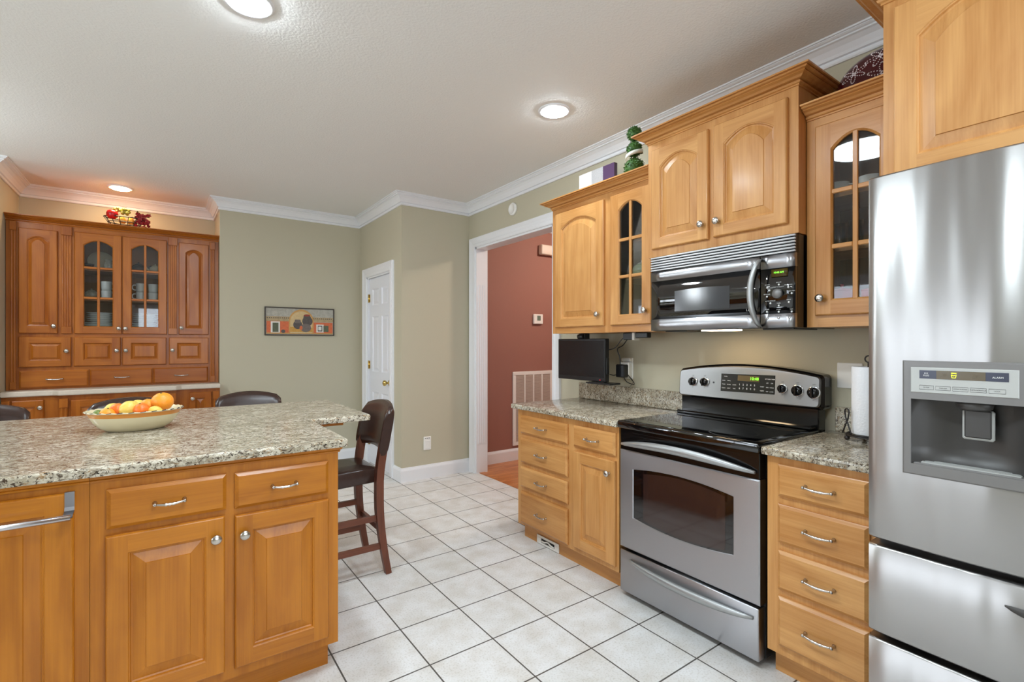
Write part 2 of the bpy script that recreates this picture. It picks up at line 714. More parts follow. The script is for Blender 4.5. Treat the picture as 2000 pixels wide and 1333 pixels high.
# ------------------------------------------------------------------ setting: floor, walls, ceiling
XR, YE, XP, YF = 2.60, 4.40, 1.855, 5.60           # right wall, end wall, pantry wall, far wall
XA0, XA1, YA = -1.05, 0.46, 6.15                   # alcove for the hutch
XL, YB, ZC = -2.40, -2.60, 2.755
DY0, DY1, DZ = 3.05, 4.27, 2.305                   # doorway in the right wall
T = 0.13

mb = MB()
mb.box(XL - T, 2.665, YB - T, YA + T, -0.08, 0.0)
struct('floor', mb, TILE)
mb = MB()
mb.box(2.665, 5.0, 1.6, 4.75, -0.08, 0.0)
struct('floor_hall', mb, PLANK)
mb = MB()
mb.box(XL - T, 5.1, YB - T, YA + T, ZC, ZC + 0.1)
struct('ceiling', mb, CEILM)

mb = MB()
mb.box(XR, XR + T, YB, DY0, 0, ZC)
mb.box(XR, XR + T, DY1, YE + T, 0, ZC)
mb.box(XR, XR + T, DY0, DY1, DZ, ZC)
struct('wall_right', mb, SAGE)
mb = MB()
mb.box(XP, XR, YE, YE + T, 0, ZC)
struct('wall_end', mb, SAGE)
PD0, PD1, PDZ = 4.68, 5.365, 2.055                 # pantry door opening
mb = MB()
mb.box(XP, XP + T, YE + T, PD0, 0, ZC)
mb.box(XP, XP + T, PD1, YF + T, 0, ZC)
mb.box(XP, XP + T, PD0, PD1, PDZ, ZC)
struct('wall_pantry', mb, SAGE)
mb = MB()
mb.box(XA1, XP, YF, YF + T, 0, ZC)
struct('wall_far', mb, SAGE)
mb = MB()
mb.box(XA1, XA1 + T, YF + T, YA, 0, ZC)
struct('wall_alcove_right', mb, SAGE)
mb = MB()
mb.box(XL, XA1 + T, YA, YA + T, 0, ZC)
struct('wall_alcove_back', mb, SAGE)
mb = MB()
mb.box(XA0 - 0.12, XA0, 5.35, YA, 0, ZC)
struct('wall_alcove_left', mb, SAGE)

WINS = [(4.97, 5.87, 0.95, 2.05), (0.95, 2.85, 0.85, 2.10)]      # on the left wall
mb = MB()
ys = [YB] + [v for w in sorted(WINS) for v in (w[0], w[1])] + [YA]
for i in range(0, len(ys), 2):
    mb.box(XL - T, XL, ys[i], ys[i + 1], 0, ZC)
for a, b, z0, z1 in WINS:
    mb.box(XL - T, XL, a, b, 0, z0)
    mb.box(XL - T, XL, a, b, z1, ZC)
struct('wall_left', mb, SAGE)
BW = (-0.5, 1.9, 1.05, 2.15)
mb = MB()
mb.box(XL - T, BW[0], YB - T, YB, 0, ZC)
mb.box(BW[1], XR + T, YB - T, YB, 0, ZC)
mb.box(BW[0], BW[1], YB - T, YB, 0, BW[2])
mb.box(BW[0], BW[1], YB - T, YB, BW[3], ZC)
struct('wall_back', mb, SAGE)
# hall beyond the doorway
mb = MB()
mb.box(XR + T, 5.0, 4.5, 4.6, 0, ZC)
struct('wall_hall', mb, REDW)
mb = MB()
mb.box(4.9, 5.0, 1.6, 4.5, 0, ZC)
mb.box(XR + T, 4.9, 1.5, 1.6, 0, ZC)
struct('wall_hall_side', mb, REDW)

# windows
for i, (a, b, z0, z1) in enumerate(WINS):
    mb = MB()
    fw = 0.05
    mb.box(XL - 0.09, XL + 0.02, a - 0.07, a + fw, z0 - 0.03, z1 + 0.07, bev=0.004)
    mb.box(XL - 0.09, XL + 0.02, b - fw, b + 0.07, z0 - 0.03, z1 + 0.07, bev=0.004)
    mb.box(XL - 0.09, XL + 0.02, a + fw, b - fw, z1 - fw, z1 + 0.07, bev=0.004)
    mb.box(XL - 0.09, XL + 0.05, a - 0.09, b + 0.09, z0 - 0.03, z0 + 0.03, bev=0.004)
    mb.box(XL - 0.07, XL - 0.04, a + fw, b - fw, (z0 + z1) / 2 - 0.025, (z0 + z1) / 2 + 0.025)
    k = 2 if i == 0 else 3
    for q in range(1, k):
        y = a + (b - a) * q / k
        mb.box(XL - 0.07, XL - 0.04, y - 0.015, y + 0.015, z0, z1)
    w = struct('window_%d' % (i + 1), mb, WHITE)
    g = MB()
    g.box(XL - 0.06, XL - 0.056, a + 0.03, b - 0.03, z0 + 0.02, z1 - 0.03)
    g.obj('glass_pane', WGLASS, w)
    if i == 0:
        bl = MB()
        z = z1 - 0.06
        while z > z0 + 0.05:
            bl.face([(XL - 0.022, a + 0.055, z), (XL - 0.022, b - 0.055, z), (XL + 0.012, b - 0.055, z - 0.018), (XL + 0.012, a + 0.055, z - 0.018)])
            z -= 0.042
        bl.obj('blind', PLATEW, w, recalc=False)
mb = MB()
a, b, z0, z1 = BW
for q in (a, (a + b) / 2, b):
    mb.box(q - 0.06, q + 0.06, YB - 0.09, YB + 0.02, z0 - 0.04, z1 + 0.06, bev=0.004)
mb.box(a, b, YB - 0.09, YB + 0.05, z0 - 0.05, z0 + 0.03, bev=0.004)
mb.box(a, b, YB - 0.09, YB + 0.02, z1 - 0.03, z1 + 0.06, bev=0.004)
w = struct('window_3', mb, WHITE)
g = MB()
g.box(a, b, YB - 0.06, YB - 0.056, z0, z1)
g.obj('glass_pane', WGLASS, w)

# crown moulding and baseboards
CROWN = [(0, -0.107), (0.011, -0.107), (0.015, -0.101), (0.015, -0.092), (0.008, -0.089), (0.008, -0.083), (0.020, -0.080), (0.026, -0.068), (0.040, -0.046),
         (0.058, -0.030), (0.068, -0.027), (0.066, -0.019), (0.076, -0.017), (0.083, -0.012), (0.081, -0.008), (0.090, -0.008), (0.090, 0.0), (0, 0.0)]
room = [(XR, YB), (XR, YE), (XP, YE), (XP, YF), (XA1, YF), (XA1, YA), (XA0, YA), (XA0, 5.35), (XA0 - 0.12, 5.35), (XA0 - 0.12, YA), (XL, YA), (XL, YB)]
mb = MB()
mb.sweep(room, [(o, ZC + z) for o, z in CROWN], 1, closed=True)
struct('trim_1', mb, WHITE)
mb = MB()
mb.sweep([(XR + T, 1.6), (4.9, 1.6), (4.9, 4.5), (XR + T, 4.5)], [(o, ZC + z) for o, z in CROWN], 1)
struct('trim_2', mb, WHITE)
BASE = [(0, 0.0), (0.016, 0.0), (0.016, 0.105), (0.012, 0.118), (0.009, 0.122), (0.006, 0.132), (0, 0.134)]


def baseboard(name, path, side=1):
    m_ = MB()
    m_.sweep(path, BASE, side)
    return struct(name, m_, WHITE)


baseboard('baseboard_end', [(XR, 4.36), (XR, YE), (XP, YE), (XP, PD0 - 0.085)])
baseboard('baseboard_far', [(XP, PD1 + 0.085), (XP, YF), (XA1, YF)])
baseboard('baseboard_hall', [(4.9, 1.6), (4.9, 4.5), (XR + T + 0.001, 4.5)])
baseboard('baseboard_left', [(XA0 - 0.12, YA), (XL, YA), (XL, YB)])

# doorway casing: fluted jamb lining plus moulded face casing
mb = MB()
CAS = [(0.0, 0.0), (0.0, 0.012), (0.008, 0.016), (0.03, 0.017), (0.036, 0.013), (0.06, 0.017), (0.075, 0.022), (0.09, 0.026), (0.095, 0.022), (0.095, 0.0)]


def casing(mb_, x, ya, yb, zt, sgn, z0=0.0):
    """moulded casing around an opening on a wall facing -x; ya<yb"""
    lps = []
    for (y, z, oy, oz) in ((ya, z0, -1, 0), (ya, zt, -1, 1), (yb, zt, 1, 1), (yb, z0, 1, 0)):
        lps.append([(x + sgn * d, y + oy * u, z + oz * u) for u, d in CAS])
    mb_.loops(lps, 0, True, True, True)


casing(mb, XR, DY0, DY1, DZ, -1)
casing(mb, XR + T, DY0, DY1, DZ, 1)
mb.box(XR - 0.002, XR + T + 0.002, DY0 - 0.001, DY0 + 0.018, 0, DZ)
mb.box(XR - 0.002, XR + T + 0.002, DY1 - 0.018, DY1 + 0.001, 0, DZ)
mb.box(XR - 0.002, XR + T + 0.002, DY0, DY1, DZ - 0.018, DZ + 0.001)
for yy, s in ((DY1 - 0.018, -1), (DY0 + 0.018, 1)):
    for k in range(4):
        x = XR + 0.026 + k * 0.026
        mb.loops([[(x + 0.009 * math.cos(t), yy + s * 0.006 * math.sin(t), z) for t in [PI * q / 6 for q in range(7)]] for z in (0.30, 1.92)], 0, False, smooth=True)
struct('trim_3', mb, WHITE)
mb = MB()
mb.box(2.63, 2.70, DY0 + 0.02, DY1 - 0.02, 0.0, 0.006, bev=0.002)
struct('trim_4', mb, PLANK)

# pantry door
mb = MB()
casing(mb, XP, PD0, PD1, PDZ, -1)
mb.box(XP - 0.001, XP + T, PD0 - 0.001, PD0 + 0.015, 0, PDZ)
mb.box(XP - 0.001, XP + T, PD1 - 0.015, PD1 + 0.001, 0, PDZ)
mb.box(XP - 0.001, XP + T, PD0, PD1, PDZ - 0.015, PDZ + 0.001)
door1 = struct('door_1', mb, WHITE)


def plank_door(mp, u0, u1, z0, z1, panels, t):
    """slab with recessed raised panels; mp(u, z, d)"""
    m_ = MB()
    us = sorted(set([u0, u1] + [p[0] for p in panels] + [p[1] for p in panels]))
    zs = sorted(set([z0, z1] + [p[2] for p in panels] + [p[3] for p in panels]))
    for i in range(len(us) - 1):
        for j in range(len(zs) - 1):
            cu, cz = (us[i] + us[i + 1]) / 2, (zs[j] + zs[j + 1]) / 2
            if any(p[0] < cu < p[1] and p[2] < cz < p[3] for p in panels):
                continue
            m_.face([mp(us[i], zs[j], t), mp(us[i + 1], zs[j], t), mp(us[i + 1], zs[j + 1], t), mp(us[i], zs[j + 1], t)])
    m_.loops([[mp(u0, z0, 0), mp(u1, z0, 0), mp(u1, z1, 0), mp(u0, z1, 0)], [mp(u0, z0, t), mp(u1, z0, t), mp(u1, z1, t), mp(u0, z1, t)]], cap0=True)
    for a_, b_, c_, d_ in panels:
        lps = []
        for e, dd in ((0, 0), (0.012, -0.010), (0.020, -0.010), (0.045, -0.003)):
            lps.append([mp(u, z, t + dd) for u, z in ((a_ + e, c_ + e), (b_ - e, c_ + e), (b_ - e, d_ - e), (a_ + e, d_ - e))])
        m_.loops(lps, cap1=True)
    return m_


lw = PD1 - PD0 - 0.036
pu0, pu1 = PD0 + 0.018, PD1 - 0.018
pm = (pu0 + pu1) / 2
cols = [(pu0 + 0.095, pm - 0.045), (pm + 0.045, pu1 - 0.095)]
pan = [(a_, b_, z0, z1) for a_, b_ in cols for z0, z1 in ((0.22, 0.80), (1.02, 1.62), (1.74, 1.92))]
mb = plank_door(lambda u, z, d: (XP + 0.06 - d, u, z), pu0, pu1, 0.012, PDZ - 0.018, pan, 0.04)
leaf = mb.obj('door_leaf', DOORW, door1)
mb = MB()
mb.lathe([(0.028, 0), (0.028, 0.006), (0.011, 0.012), (0.010, 0.03), (0.022, 0.036), (0.029, 0.048), (0.027, 0.062), (0.012, 0.070)], (XP + 0.02, pu0 + 0.06, 0.925), (-1, 0, 0), 20)
mb.obj('door_knob', BRASS, leaf)
for z in (0.25, 1.09, 1.825):
    mb = MB()
    mb.tube([(XP + 0.012, pu1 + 0.006, z - 0.045), (XP + 0.012, pu1 + 0.006, z + 0.045)], 0.008, 8)
    mb.box(XP + 0.016, XP + 0.019, pu1 - 0.028, pu1 + 0.012, z - 0.043, z + 0.043)
    mb.obj('hinge', BRASS, door1)

# ------------------------------------------------------------------ cabinet joinery


def RW(x):          # a front that faces -x at plane x : (u = y, z, out)
    return lambda u, z, d: (x - d, u, z)


def FW(y):          # a front that faces -y at plane y : (u = x, z, out)
    return lambda u, z, d: (u, y - d, z)


def mats_for(ws, mp):
    along_y = mp(1, 0, 0)[1] != mp(0, 0, 0)[1]
    return [ws[2], ws[1] if along_y else ws[0]]


def arch_loop(a, b, z0, zs, rise, e, n=12):
    a, b, z0 = a + e, b - e, z0 + e
    uc, hw = (a + b) / 2, (b - a) / 2
    pts = [(a, z0), (b, z0)]
    if rise <= 0:
        pts += [(b, zs - e), (a, zs - e)]
        return pts
    for k in range(n + 1):
        u = b - (b - a) * k / n
        t = (u - uc) / hw
        pts.append((u, zs - e + rise * (1 - t * t) + 0.0))
    return pts


def door_front(mp, ws, parent, u0, u1, z0, z1, t=0.02, stile=0.058, rail=0.058, rise=0.0, glass=None, name='door', knob=None, bevel=0.034):
    mt = mats_for(ws, mp)
    m_ = MB()
    e = 0.006
    rect = lambda q, d: [mp(u0 + q, z0 + q, d), mp(u1 - q, z0 + q, d), mp(u1 - q, z1 - q, d), mp(u0 + q, z1 - q, d)]
    m_.loops([rect(0, 0), rect(0, t - 0.007), rect(e * 0.5, t - 0.002), rect(e, t)], 0, cap0=(glass is None))
    oa, ob, oz0, zs = u0 + stile, u1 - stile, z0 + rail, z1 - rail - rise
    Q = lambda a, b, c, d: [mp(a, c, t), mp(b, c, t), mp(b, d, t), mp(a, d, t)]
    m_.face(Q(u0 + e, oa, z0 + e, z1 - e), 0)
    m_.face(Q(ob, u1 - e, z0 + e, z1 - e), 0)
    m_.face(Q(oa, ob, z0 + e, oz0), 1)
    op = arch_loop(oa, ob, oz0, zs, rise, 0)
    top = op[2:]
    for i in range(len(top) - 1):
        (ua, za), (ub, zb) = top[i], top[i + 1]
        m_.face([mp(ua, za, t), mp(ub, zb, t), mp(ub, z1 - e, t), mp(ua, z1 - e, t)], 1)
    if glass is None:
        steps = [(0, 0), (0.002, -0.003), (0.005, -0.004), (0.007, -0.011), (0.012, -0.013), (0.012 + bevel * 0.9, -0.0055), (0.012 + bevel, -0.0045), (0.0135 + bevel, -0.001)]
        lps = [[mp(u, z, t + d) for u, z in arch_loop(oa, ob, oz0, zs, rise, q)] for q, d in steps]
        m_.loops(lps, 0, cap1=True)
    else:
        steps = [(0, t), (0.005, t - 0.005), (0.007, t - 0.008), (0.007, 0.0), (-stile + 0.01, 0.0)]
        lps = [[mp(u, z, d) for u, z in arch_loop(oa, ob, oz0, zs, rise, q)] for q, d in steps]
        m_.loops(lps, 0)
        w = 0.0095
        uc = (oa + ob) / 2

        def bar(a, b, c, d, mi):
            p = mp(a, c, 0.004)
            q = mp(b, d, t - 0.004)
            m_.box(p[0], q[0], p[1], q[1], p[2], q[2], mi, bev=0.0025)
        bar(uc - w, uc + w, oz0, zs + rise, 0)
        for zz in glass:
            bar(oa, uc - w, zz - w, zz + w, 1)
            bar(uc + w, ob, zz - w, zz + w, 1)
    d_ = m_.obj(name, mt, parent)
    if glass is not None:
        g_ = MB()
        pane = arch_loop(oa, ob, oz0, zs, rise, -0.004)
        g_.prism(pane, mp, 0.0045, 0.0075)
        g_.obj('glass_pane', GLASS, d_)
    if knob:
        add_knob(mp, d_, knob[0], knob[1], t)
    return d_


def drawer_front(mp, ws, parent, u0, u1, z0, z1, t=0.02, pull=True, plen=0.092):
    mt = mats_for(ws, mp)
    m_ = MB()
    rect = lambda q, d: [mp(u0 + q, z0 + q, d), mp(u1 - q, z0 + q, d), mp(u1 - q, z1 - q, d), mp(u0 + q, z1 - q, d)]
    m_.loops([rect(0, 0), rect(0, t - 0.010), rect(0.003, t - 0.008), rect(0.011, t - 0.001), rect(0.012, t)], 1, cap0=True, cap1=True)
    d_ = m_.obj('drawer', mt, parent)
    if pull:
        add_pull(mp, d_, (u0 + u1) / 2, (z0 + z1) / 2, t, plen)
    return d_


MESHES = {}


def cached(key, build, mat, name, parent, pos):
    base = Vector((0, 0, 0))
    p = parent
    while p is not None:
        base = base + p.location
        p = p.parent
    if key not in MESHES:
        o = build().obj(name, mat)
        MESHES[key] = o.data
        o.location = Vector(pos) - base
        o.parent = parent
        return o
    o = bpy.data.objects.new(name, MESHES[key])
    C.objects.link(o)
    o.location = Vector(pos) - base
    o.parent = parent
    return o


def add_knob(mp, parent, u, z, t):
    p0, p1 = Vector(mp(u, z, t)), Vector(mp(u, z, t + 1))
    ax = p1 - p0

    def build():
        k = MB()
        k.lathe([(0.009, -0.001), (0.008, 0.003), (0.006, 0.006), (0.006, 0.014), (0.011, 0.018), (0.0165, 0.021), (0.0175, 0.025), (0.0160, 0.028), (0.009, 0.0315), (0.001, 0.0325)], (0, 0, 0), ax, 20)
        return k
    return cached(('knob', tuple(round(v) for v in ax)), build, NICKEL, 'knob', parent, p0)


def add_pull(mp, parent, u, z, t, ln):
    p0, p1 = Vector(mp(u, z, t)), Vector(mp(u, z, t + 1))
    ax = p1 - p0
    us = Vector(mp(u + 1, z, t)) - p0

    def build():
        k = MB()
        pts, rad = [], []
        for i in range(17):
            s = -1 + 2 * i / 16
            pts.append(us * (s * ln / 2) + ax * (0.026 - 0.006 * abs(s) ** 3) + Vector((0, 0, -0.004 * (1 - s * s))))
            rad.append(0.0036 + 0.0016 * (1 - abs(s)) + (0.0016 if i in (6, 10) else 0) - (0.001 if i in (7, 9) else 0) + (0.0012 if i == 8 else 0))
        k.tube(pts, rad, 8)
        for s in (-1, 1):
            k.lathe([(0.0075, -0.001), (0.006, 0.004), (0.0045, 0.010), (0.005, 0.018), (0.0068, 0.022), (0.005, 0.027), (0.001, 0.029)], us * (s * ln / 2), ax, 10)
        return k
    return cached(('pull', tuple(round(v) for v in us), tuple(round(v) for v in ax), ln), build, NICKEL, 'pull', parent, p0)


CAB_CROWN = [(0.0, 0.0), (0.005, 0.0), (0.005, 0.006), (0.011, 0.009), (0.014, 0.015), (0.008, 0.017), (0.008, 0.021), (0.022, 0.024), (0.031, 0.031), (0.045, 0.036),
             (0.043, 0.041), (0.054, 0.043), (0.059, 0.047), (0.057, 0.051), (0.068, 0.051), (0.068, 0.058), (0.0, 0.058)]


def cab_crown(parent, path, z, side, ws, scale=1.0, ax=1):
    m_ = MB()
    m_.sweep(path, [(o * scale, z + h * scale) for o, h in CAB_CROWN], side)
    return m_.obj('crown_moulding', [ws[ax]], parent)


# ---- base cabinet left of the range
XB = 1.985
base_l = thing('base_cabinet', 'light maple base cabinet with five drawers left of the range', 'cabinet', (2.3, 2.24, 0))
mb = MB()
mb.box(XB, XR - 0.003, 1.79, 2.70, 0.10, 0.882, 0)
mb.box(XB + 0.05, XR - 0.003, 1.79, 2.69, 0.0, 0.10, 1)
mb.obj('body', [MAPLE[2], MAPLE[1]], base_l)
m = RW(XB)
for z0, z1 in ((0.722, 0.843), (0.527, 0.690), (0.362, 0.497), (0.118, 0.330)):
    drawer_front(m, MAPLE, base_l, 2.188, 2.657, z0, z1)
drawer_front(m, MAPLE, base_l, 1.806, 2.134, 0.722, 0.846)
door_front(m, MAPLE, base_l, 1.806, 2.134, 0.130, 0.695, stile=0.062, rail=0.06, knob=(1.845, 0.625))
mb = MB()
mb.box(1.948, XR - 0.002, 1.780, 2.737, 0.883, 0.914, bev=0.006, seg=2)
o = mb.obj('countertop', GRANITE, None, (2.28, 2.26, 0.883))
tag(o, 'speckled granite countertop left of the range below the small television', 'countertop')
mb = MB()
mb.box(XR - 0.027, XR - 0.001, 1.790, 2.725, 0.9145, 1.03, bev=0.003)
o = mb.obj('backsplash', GRANITE, None, (XR - 0.015, 2.26, 0.9145))
tag(o, 'low granite backsplash strip behind the counter left of the range', 'backsplash')

# ---- base cabinet right of the range
base_r = thing('base_cabinet', 'light maple four drawer base cabinet between range and refrigerator', 'cabinet', (2.3, 0.8, 0))
mb = MB()
mb.box(XB, XR - 0.003, 0.615, 1.003, 0.10, 0.882, 0)
mb.box(XB + 0.05, XR - 0.003, 0.615, 0.995, 0.0, 0.10, 1)
mb.obj('body', [MAPLE[2], MAPLE[1]], base_r)
for z0, z1 in ((0.728, 0.852), (0.546, 0.697), (0.362, 0.515), (0.140, 0.336)):
    drawer_front(m, MAPLE, base_r, 0.650, 0.957, z0, z1, plen=0.096)
mb = MB()
mb.box(1.955, XR - 0.002, 0.605, 1.016, 0.883, 0.914, bev=0.006, seg=2)
o = mb.obj('countertop', GRANITE, None, (2.28, 0.81, 0.883))
tag(o, 'short granite countertop between the range and the refrigerator', 'countertop')
mb = MB()
mb.box(XR - 0.027, XR - 0.001, 0.605, 0.985, 0.9145, 1.03, bev=0.003)
o = mb.obj('backsplash', GRANITE, None, (XR - 0.015, 0.8, 0.9145))
tag(o, 'low granite backsplash strip behind the paper towel holder', 'backsplash')

# ---- wall cabinets
XU = 2.295


def hollow(parent, x0, x1, y0, y1, z0, z1, ws, shelves=(), divider=None):
    b_ = MB()
    p = 0.018
    b_.box(x0 + 0.018, x1, y0, y0 + p, z0, z1, 0)
    b_.box(x0 + 0.018, x1, y1 - p, y1, z0, z1, 0)
    b_.box(x0 + 0.018, x1 - 0.008, y0 + p, y1 - p, z0, z0 + p, 1)
    b_.box(x0 + 0.018, x1 - 0.008, y0 + p, y1 - p, z1 - p, z1, 1)
    b_.box(x1 - 0.008, x1, y0 + p, y1 - p, z0, z1, 2)
    if divider:
        b_.box(x0 + 0.018, x1 - 0.008, divider - p / 2, divider + p / 2, z0 + p, z1 - p, 2)
        b_.box(x0, x0 + 0.018, divider - 0.03, divider + 0.03, z0, z1, 0)
    b_.box(x0, x0 + 0.018, y0, y0 + 0.045, z0, z1, 0)
    b_.box(x0, x0 + 0.018, y1 - 0.045, y1, z0, z1, 0)
    spans = [(y0 + 0.045, divider - 0.03), (divider + 0.03, y1 - 0.045)] if divider else [(y0 + 0.045, y1 - 0.045)]
    for ya, yb in spans:
        b_.box(x0, x0 + 0.018, ya, yb, z0, z0 + 0.05, 1)
        b_.box(x0, x0 + 0.018, ya, yb, z1 - 0.055, z1, 1)
    o_ = b_.obj('body', [ws[2], ws[1], INSIDE[2]], parent)
    for zz, ya, yb in shelves:
        s_ = MB()
        s_.box(x0 + 0.025, x1 - 0.008, ya, yb, zz - 0.018, zz)
        s_.obj('shelf', [ws[1]], parent)
    return o_


up_l = thing('wall_cabinet', 'maple wall cabinet with one solid and one glass door left of the microwave', 'cabinet', (2.45, 2.24, 1.397))
GZ = (1.735, 1.960)
hollow(up_l, XU, XR - 0.002, 1.795, 2.70, 1.397, 2.297, MAPLE, [(z, 1.815, 2.15) for z in GZ], 2.157)
m = RW(XU)
door_front(m, MAPLE, up_l, 2.187, 2.655, 1.440, 2.245, rise=0.055, stile=0.064, rail=0.06, knob=(2.228, 1.515))
door_front(m, MAPLE, up_l, 1.812, 2.128, 1.440, 2.248, rise=0.045, stile=0.066, rail=0.058, glass=GZ, knob=(1.85, 1.52))
cab_crown(up_l, [(XR - 0.002, 2.70), (XU, 2.70), (XU, 1.795)], 2.283, -1, MAPLE)

up_m = thing('wall_cabinet', 'taller maple wall cabinet with two arched doors above the microwave', 'cabinet', (2.42, 1.39, 1.806))
XM = 2.225
mb = MB()
mb.box(XM, XR - 0.002, 0.992, 1.790, 1.806, 2.450, 0)
mb.obj('body', [MAPLE[2]], up_m)
m = RW(XM)
door_front(m, MAPLE, up_m, 1.412, 1.757, 1.848, 2.398, rise=0.05, stile=0.055, rail=0.055, knob=(1.440, 1.925))
door_front(m, MAPLE, up_m, 1.032, 1.383, 1.852, 2.402, rise=0.05, stile=0.055, rail=0.055, knob=(1.355, 1.925))
cab_crown(up_m, [(XR - 0.002, 1.790), (XM, 1.790), (XM, 0.992), (XR - 0.002, 0.992)], 2.440, -1, MAPLE)

up_r = thing('wall_cabinet', 'maple wall cabinet with a single glass door beside the refrigerator', 'cabinet', (2.45, 0.8, 1.399))
GZR = (1.735, 1.965)
hollow(up_r, XU, XR - 0.002, 0.615, 0.988, 1.399, 2.312, MAPLE, [(z, 0.633, 0.97) for z in GZR])
m = RW(XU)
door_front(m, MAPLE, up_r, 0.650, 0.950, 1.447, 2.258, rise=0.05, stile=0.062, rail=0.062, glass=GZR, knob=(0.922, 1.52))
cab_crown(up_r, [(XU, 0.988), (XU, 0.614)], 2.296, -1, MAPLE)

up_f = thing('wall_cabinet', 'deep maple cabinet with arched doors over the refrigerator', 'cabinet', (2.3, 0.1, 1.87))
XF = 1.98
mb = MB()
mb.box(XF, XR - 0.002, -0.42, 0.612, 1.872, 2.485, 0)
mb.obj('body', [MAPLE[2]], up_f)
m = RW(XF)
door_front(m, MAPLE, up_f, 0.110, 0.580, 1.885, 2.440, rise=0.075, stile=0.062, rail=0.048, knob=(0.14, 1.93))
door_front(m, MAPLE, up_f, -0.385, 0.085, 1.885, 2.440, rise=0.075, stile=0.062, rail=0.048, knob=(0.05, 1.93))
cab_crown(up_f, [(XR - 0.002, 0.612), (XF, 0.612), (XF, -0.42), (XR - 0.002, -0.42)], 2.470, -1, MAPLE, 1.15)
mb = MB()
mb.box(1.99, XR - 0.002, 0.594, 0.611, 0.0, 1.872, 0)
mb.box(1.99, XR - 0.002, -0.42, -0.402, 0.0, 1.872, 0)
# ------------------------------------------------------------------ range
rng = thing('electric_range', 'stainless and black electric range with smooth cooktop and backguard', 'range', (2.28, 1.397, 0))
Y0, Y1 = 1.022, 1.774
mb = MB()
mb.box(2.02, 2.575, Y0 + 0.004, Y1 - 0.004, 0.03, 0.885)
mb.box(2.10, 2.50, Y0 + 0.03, Y1 - 0.03, 0.0, 0.03)
mb.obj('body', BLACK, rng)
mb = MB()
mb.box(1.950, 2.50, Y0, Y1, 0.884, 0.924, bev=0.008, seg=2)
mb.box(1.975, 2.44, Y0 + 0.025, Y1 - 0.025, 0.9235, 0.9262, bev=0.001)
top_ = mb.obj('cooktop', BLACKG, rng)
RING = plain('burner ring print', rgb(20, 20, 21), 0.15)
for bx, by, br in ((2.09, 1.21, 0.105), (2.09, 1.59, 0.08), (2.33, 1.21, 0.08), (2.33, 1.59, 0.105)):
    mb = MB()
    mb.lathe([(br, 0.9264), (br - 0.004, 0.9266), (br - 0.008, 0.9264)], (bx, by, 0), n=40, cap0=False, cap1=False)
    mb.obj('burner_ring', RING, top_)
# front: vent band, oven door, drawer
mb = MB()
mb.box(1.972, 2.03, Y0 + 0.006, Y1 - 0.006, 0.772, 0.884, bev=0.003)
for k in range(2):
    mb.box(1.9705, 1.974, Y0 + 0.08, Y1 - 0.08, 0.848 + 0.014 * k, 0.852 + 0.014 * k)
mb.obj('vent_band', BLACKE, rng)
FX = 1.968
mp = RW(FX)
d0, d1, dz0, dz1 = Y0 + 0.004, Y1 - 0.004, 0.260, 0.772


def win_outline(a, b, z0, z1, bow, n=14):
    pts = []
    for k in range(n + 1):
        u = a + (b - a) * k / n
        t = 2 * (u - a) / (b - a) - 1
        pts.append((u, z0 - bow * (1 - t * t)))
    for k in range(n + 1):
        u = b + (a - b) * k / n
        t = 2 * (u - a) / (b - a) - 1
        pts.append((u, z1 + bow * (1 - t * t)))
    return pts


mb = MB()
wo = win_outline(1.137, 1.684, 0.428, 0.680, 0.024)
n = 14
outer = [(d0 + (d1 - d0) * k / n, dz0) for k in range(n + 1)] + [(d1 + (d0 - d1) * k / n, dz1) for k in range(n + 1)]
oi = [(min(max(u, d0 + 0.005), d1 - 0.005), min(max(z, dz0 + 0.005), dz1 - 0.005)) for u, z in outer]
mb.loops([[mp(u, z, -0.05) for u, z in outer], [mp(u, z, -0.004) for u, z in outer], [mp(u, z, 0.0) for u, z in oi],
          [mp(u, z, 0.0) for u, z in wo], [mp(u, z, -0.004) for u, z in inset(wo, 0.003)]], 0)
odoor = mb.obj('oven_door', [STEEL], rng)
mb = MB()
mb.prism(inset(wo, 0.002), mp, -0.012, -0.004)
win = mb.obj('oven_window', BLACKG, odoor)
mb = MB()
wi = win_outline(1.178, 1.618, 0.436, 0.668, 0.022)
mb.prism(wi, mp, -0.0045, -0.0036)
mb.obj('inner_window', plain('tinted oven glass', rgb(46, 30, 26), 0.06, spec=0.9), win)


def bow_handle(y0, y1, z, zbow, xo, name, parent, mat):
    h = MB()
    pts, sx = [], []
    k = 22
    lps = []
    for i in range(k + 1):
        s = -1 + 2 * i / k
        y = (y0 + y1) / 2 + s * (y1 - y0) / 2
        f = 1 - abs(s) ** 2.6
        x = FX - 0.006 - xo * (1 - s * s) ** 0.7
        zz = z + zbow * (1 - s * s)
        hh = 0.007 + 0.013 * f
        tt = 0.006 + 0.008 * f
        lps.append([(x + tt * math.cos(q), y, zz + hh * math.sin(q)) for q in [2 * PI * j / 12 for j in range(12)]])
    h.loops(lps, 0, True, True, True, True)
    return h.obj(name, mat, parent)


bow_handle(Y0 + 0.02, Y1 - 0.02, 0.802, 0.030, 0.042, 'handle', odoor, SATIN)
mb = MB()
mb.box(FX, 2.03, Y0 + 0.008, Y1 - 0.006, 0.030, 0.246, bev=0.005, seg=2)
sdr = mb.obj('storage_drawer', STEEL, rng)
bow_handle(1.05, 1.70, 0.205, -0.012, 0.028, 'handle', sdr, SATIN)
# backguard
mb = MB()
G0, G1 = 1.015, 1.758


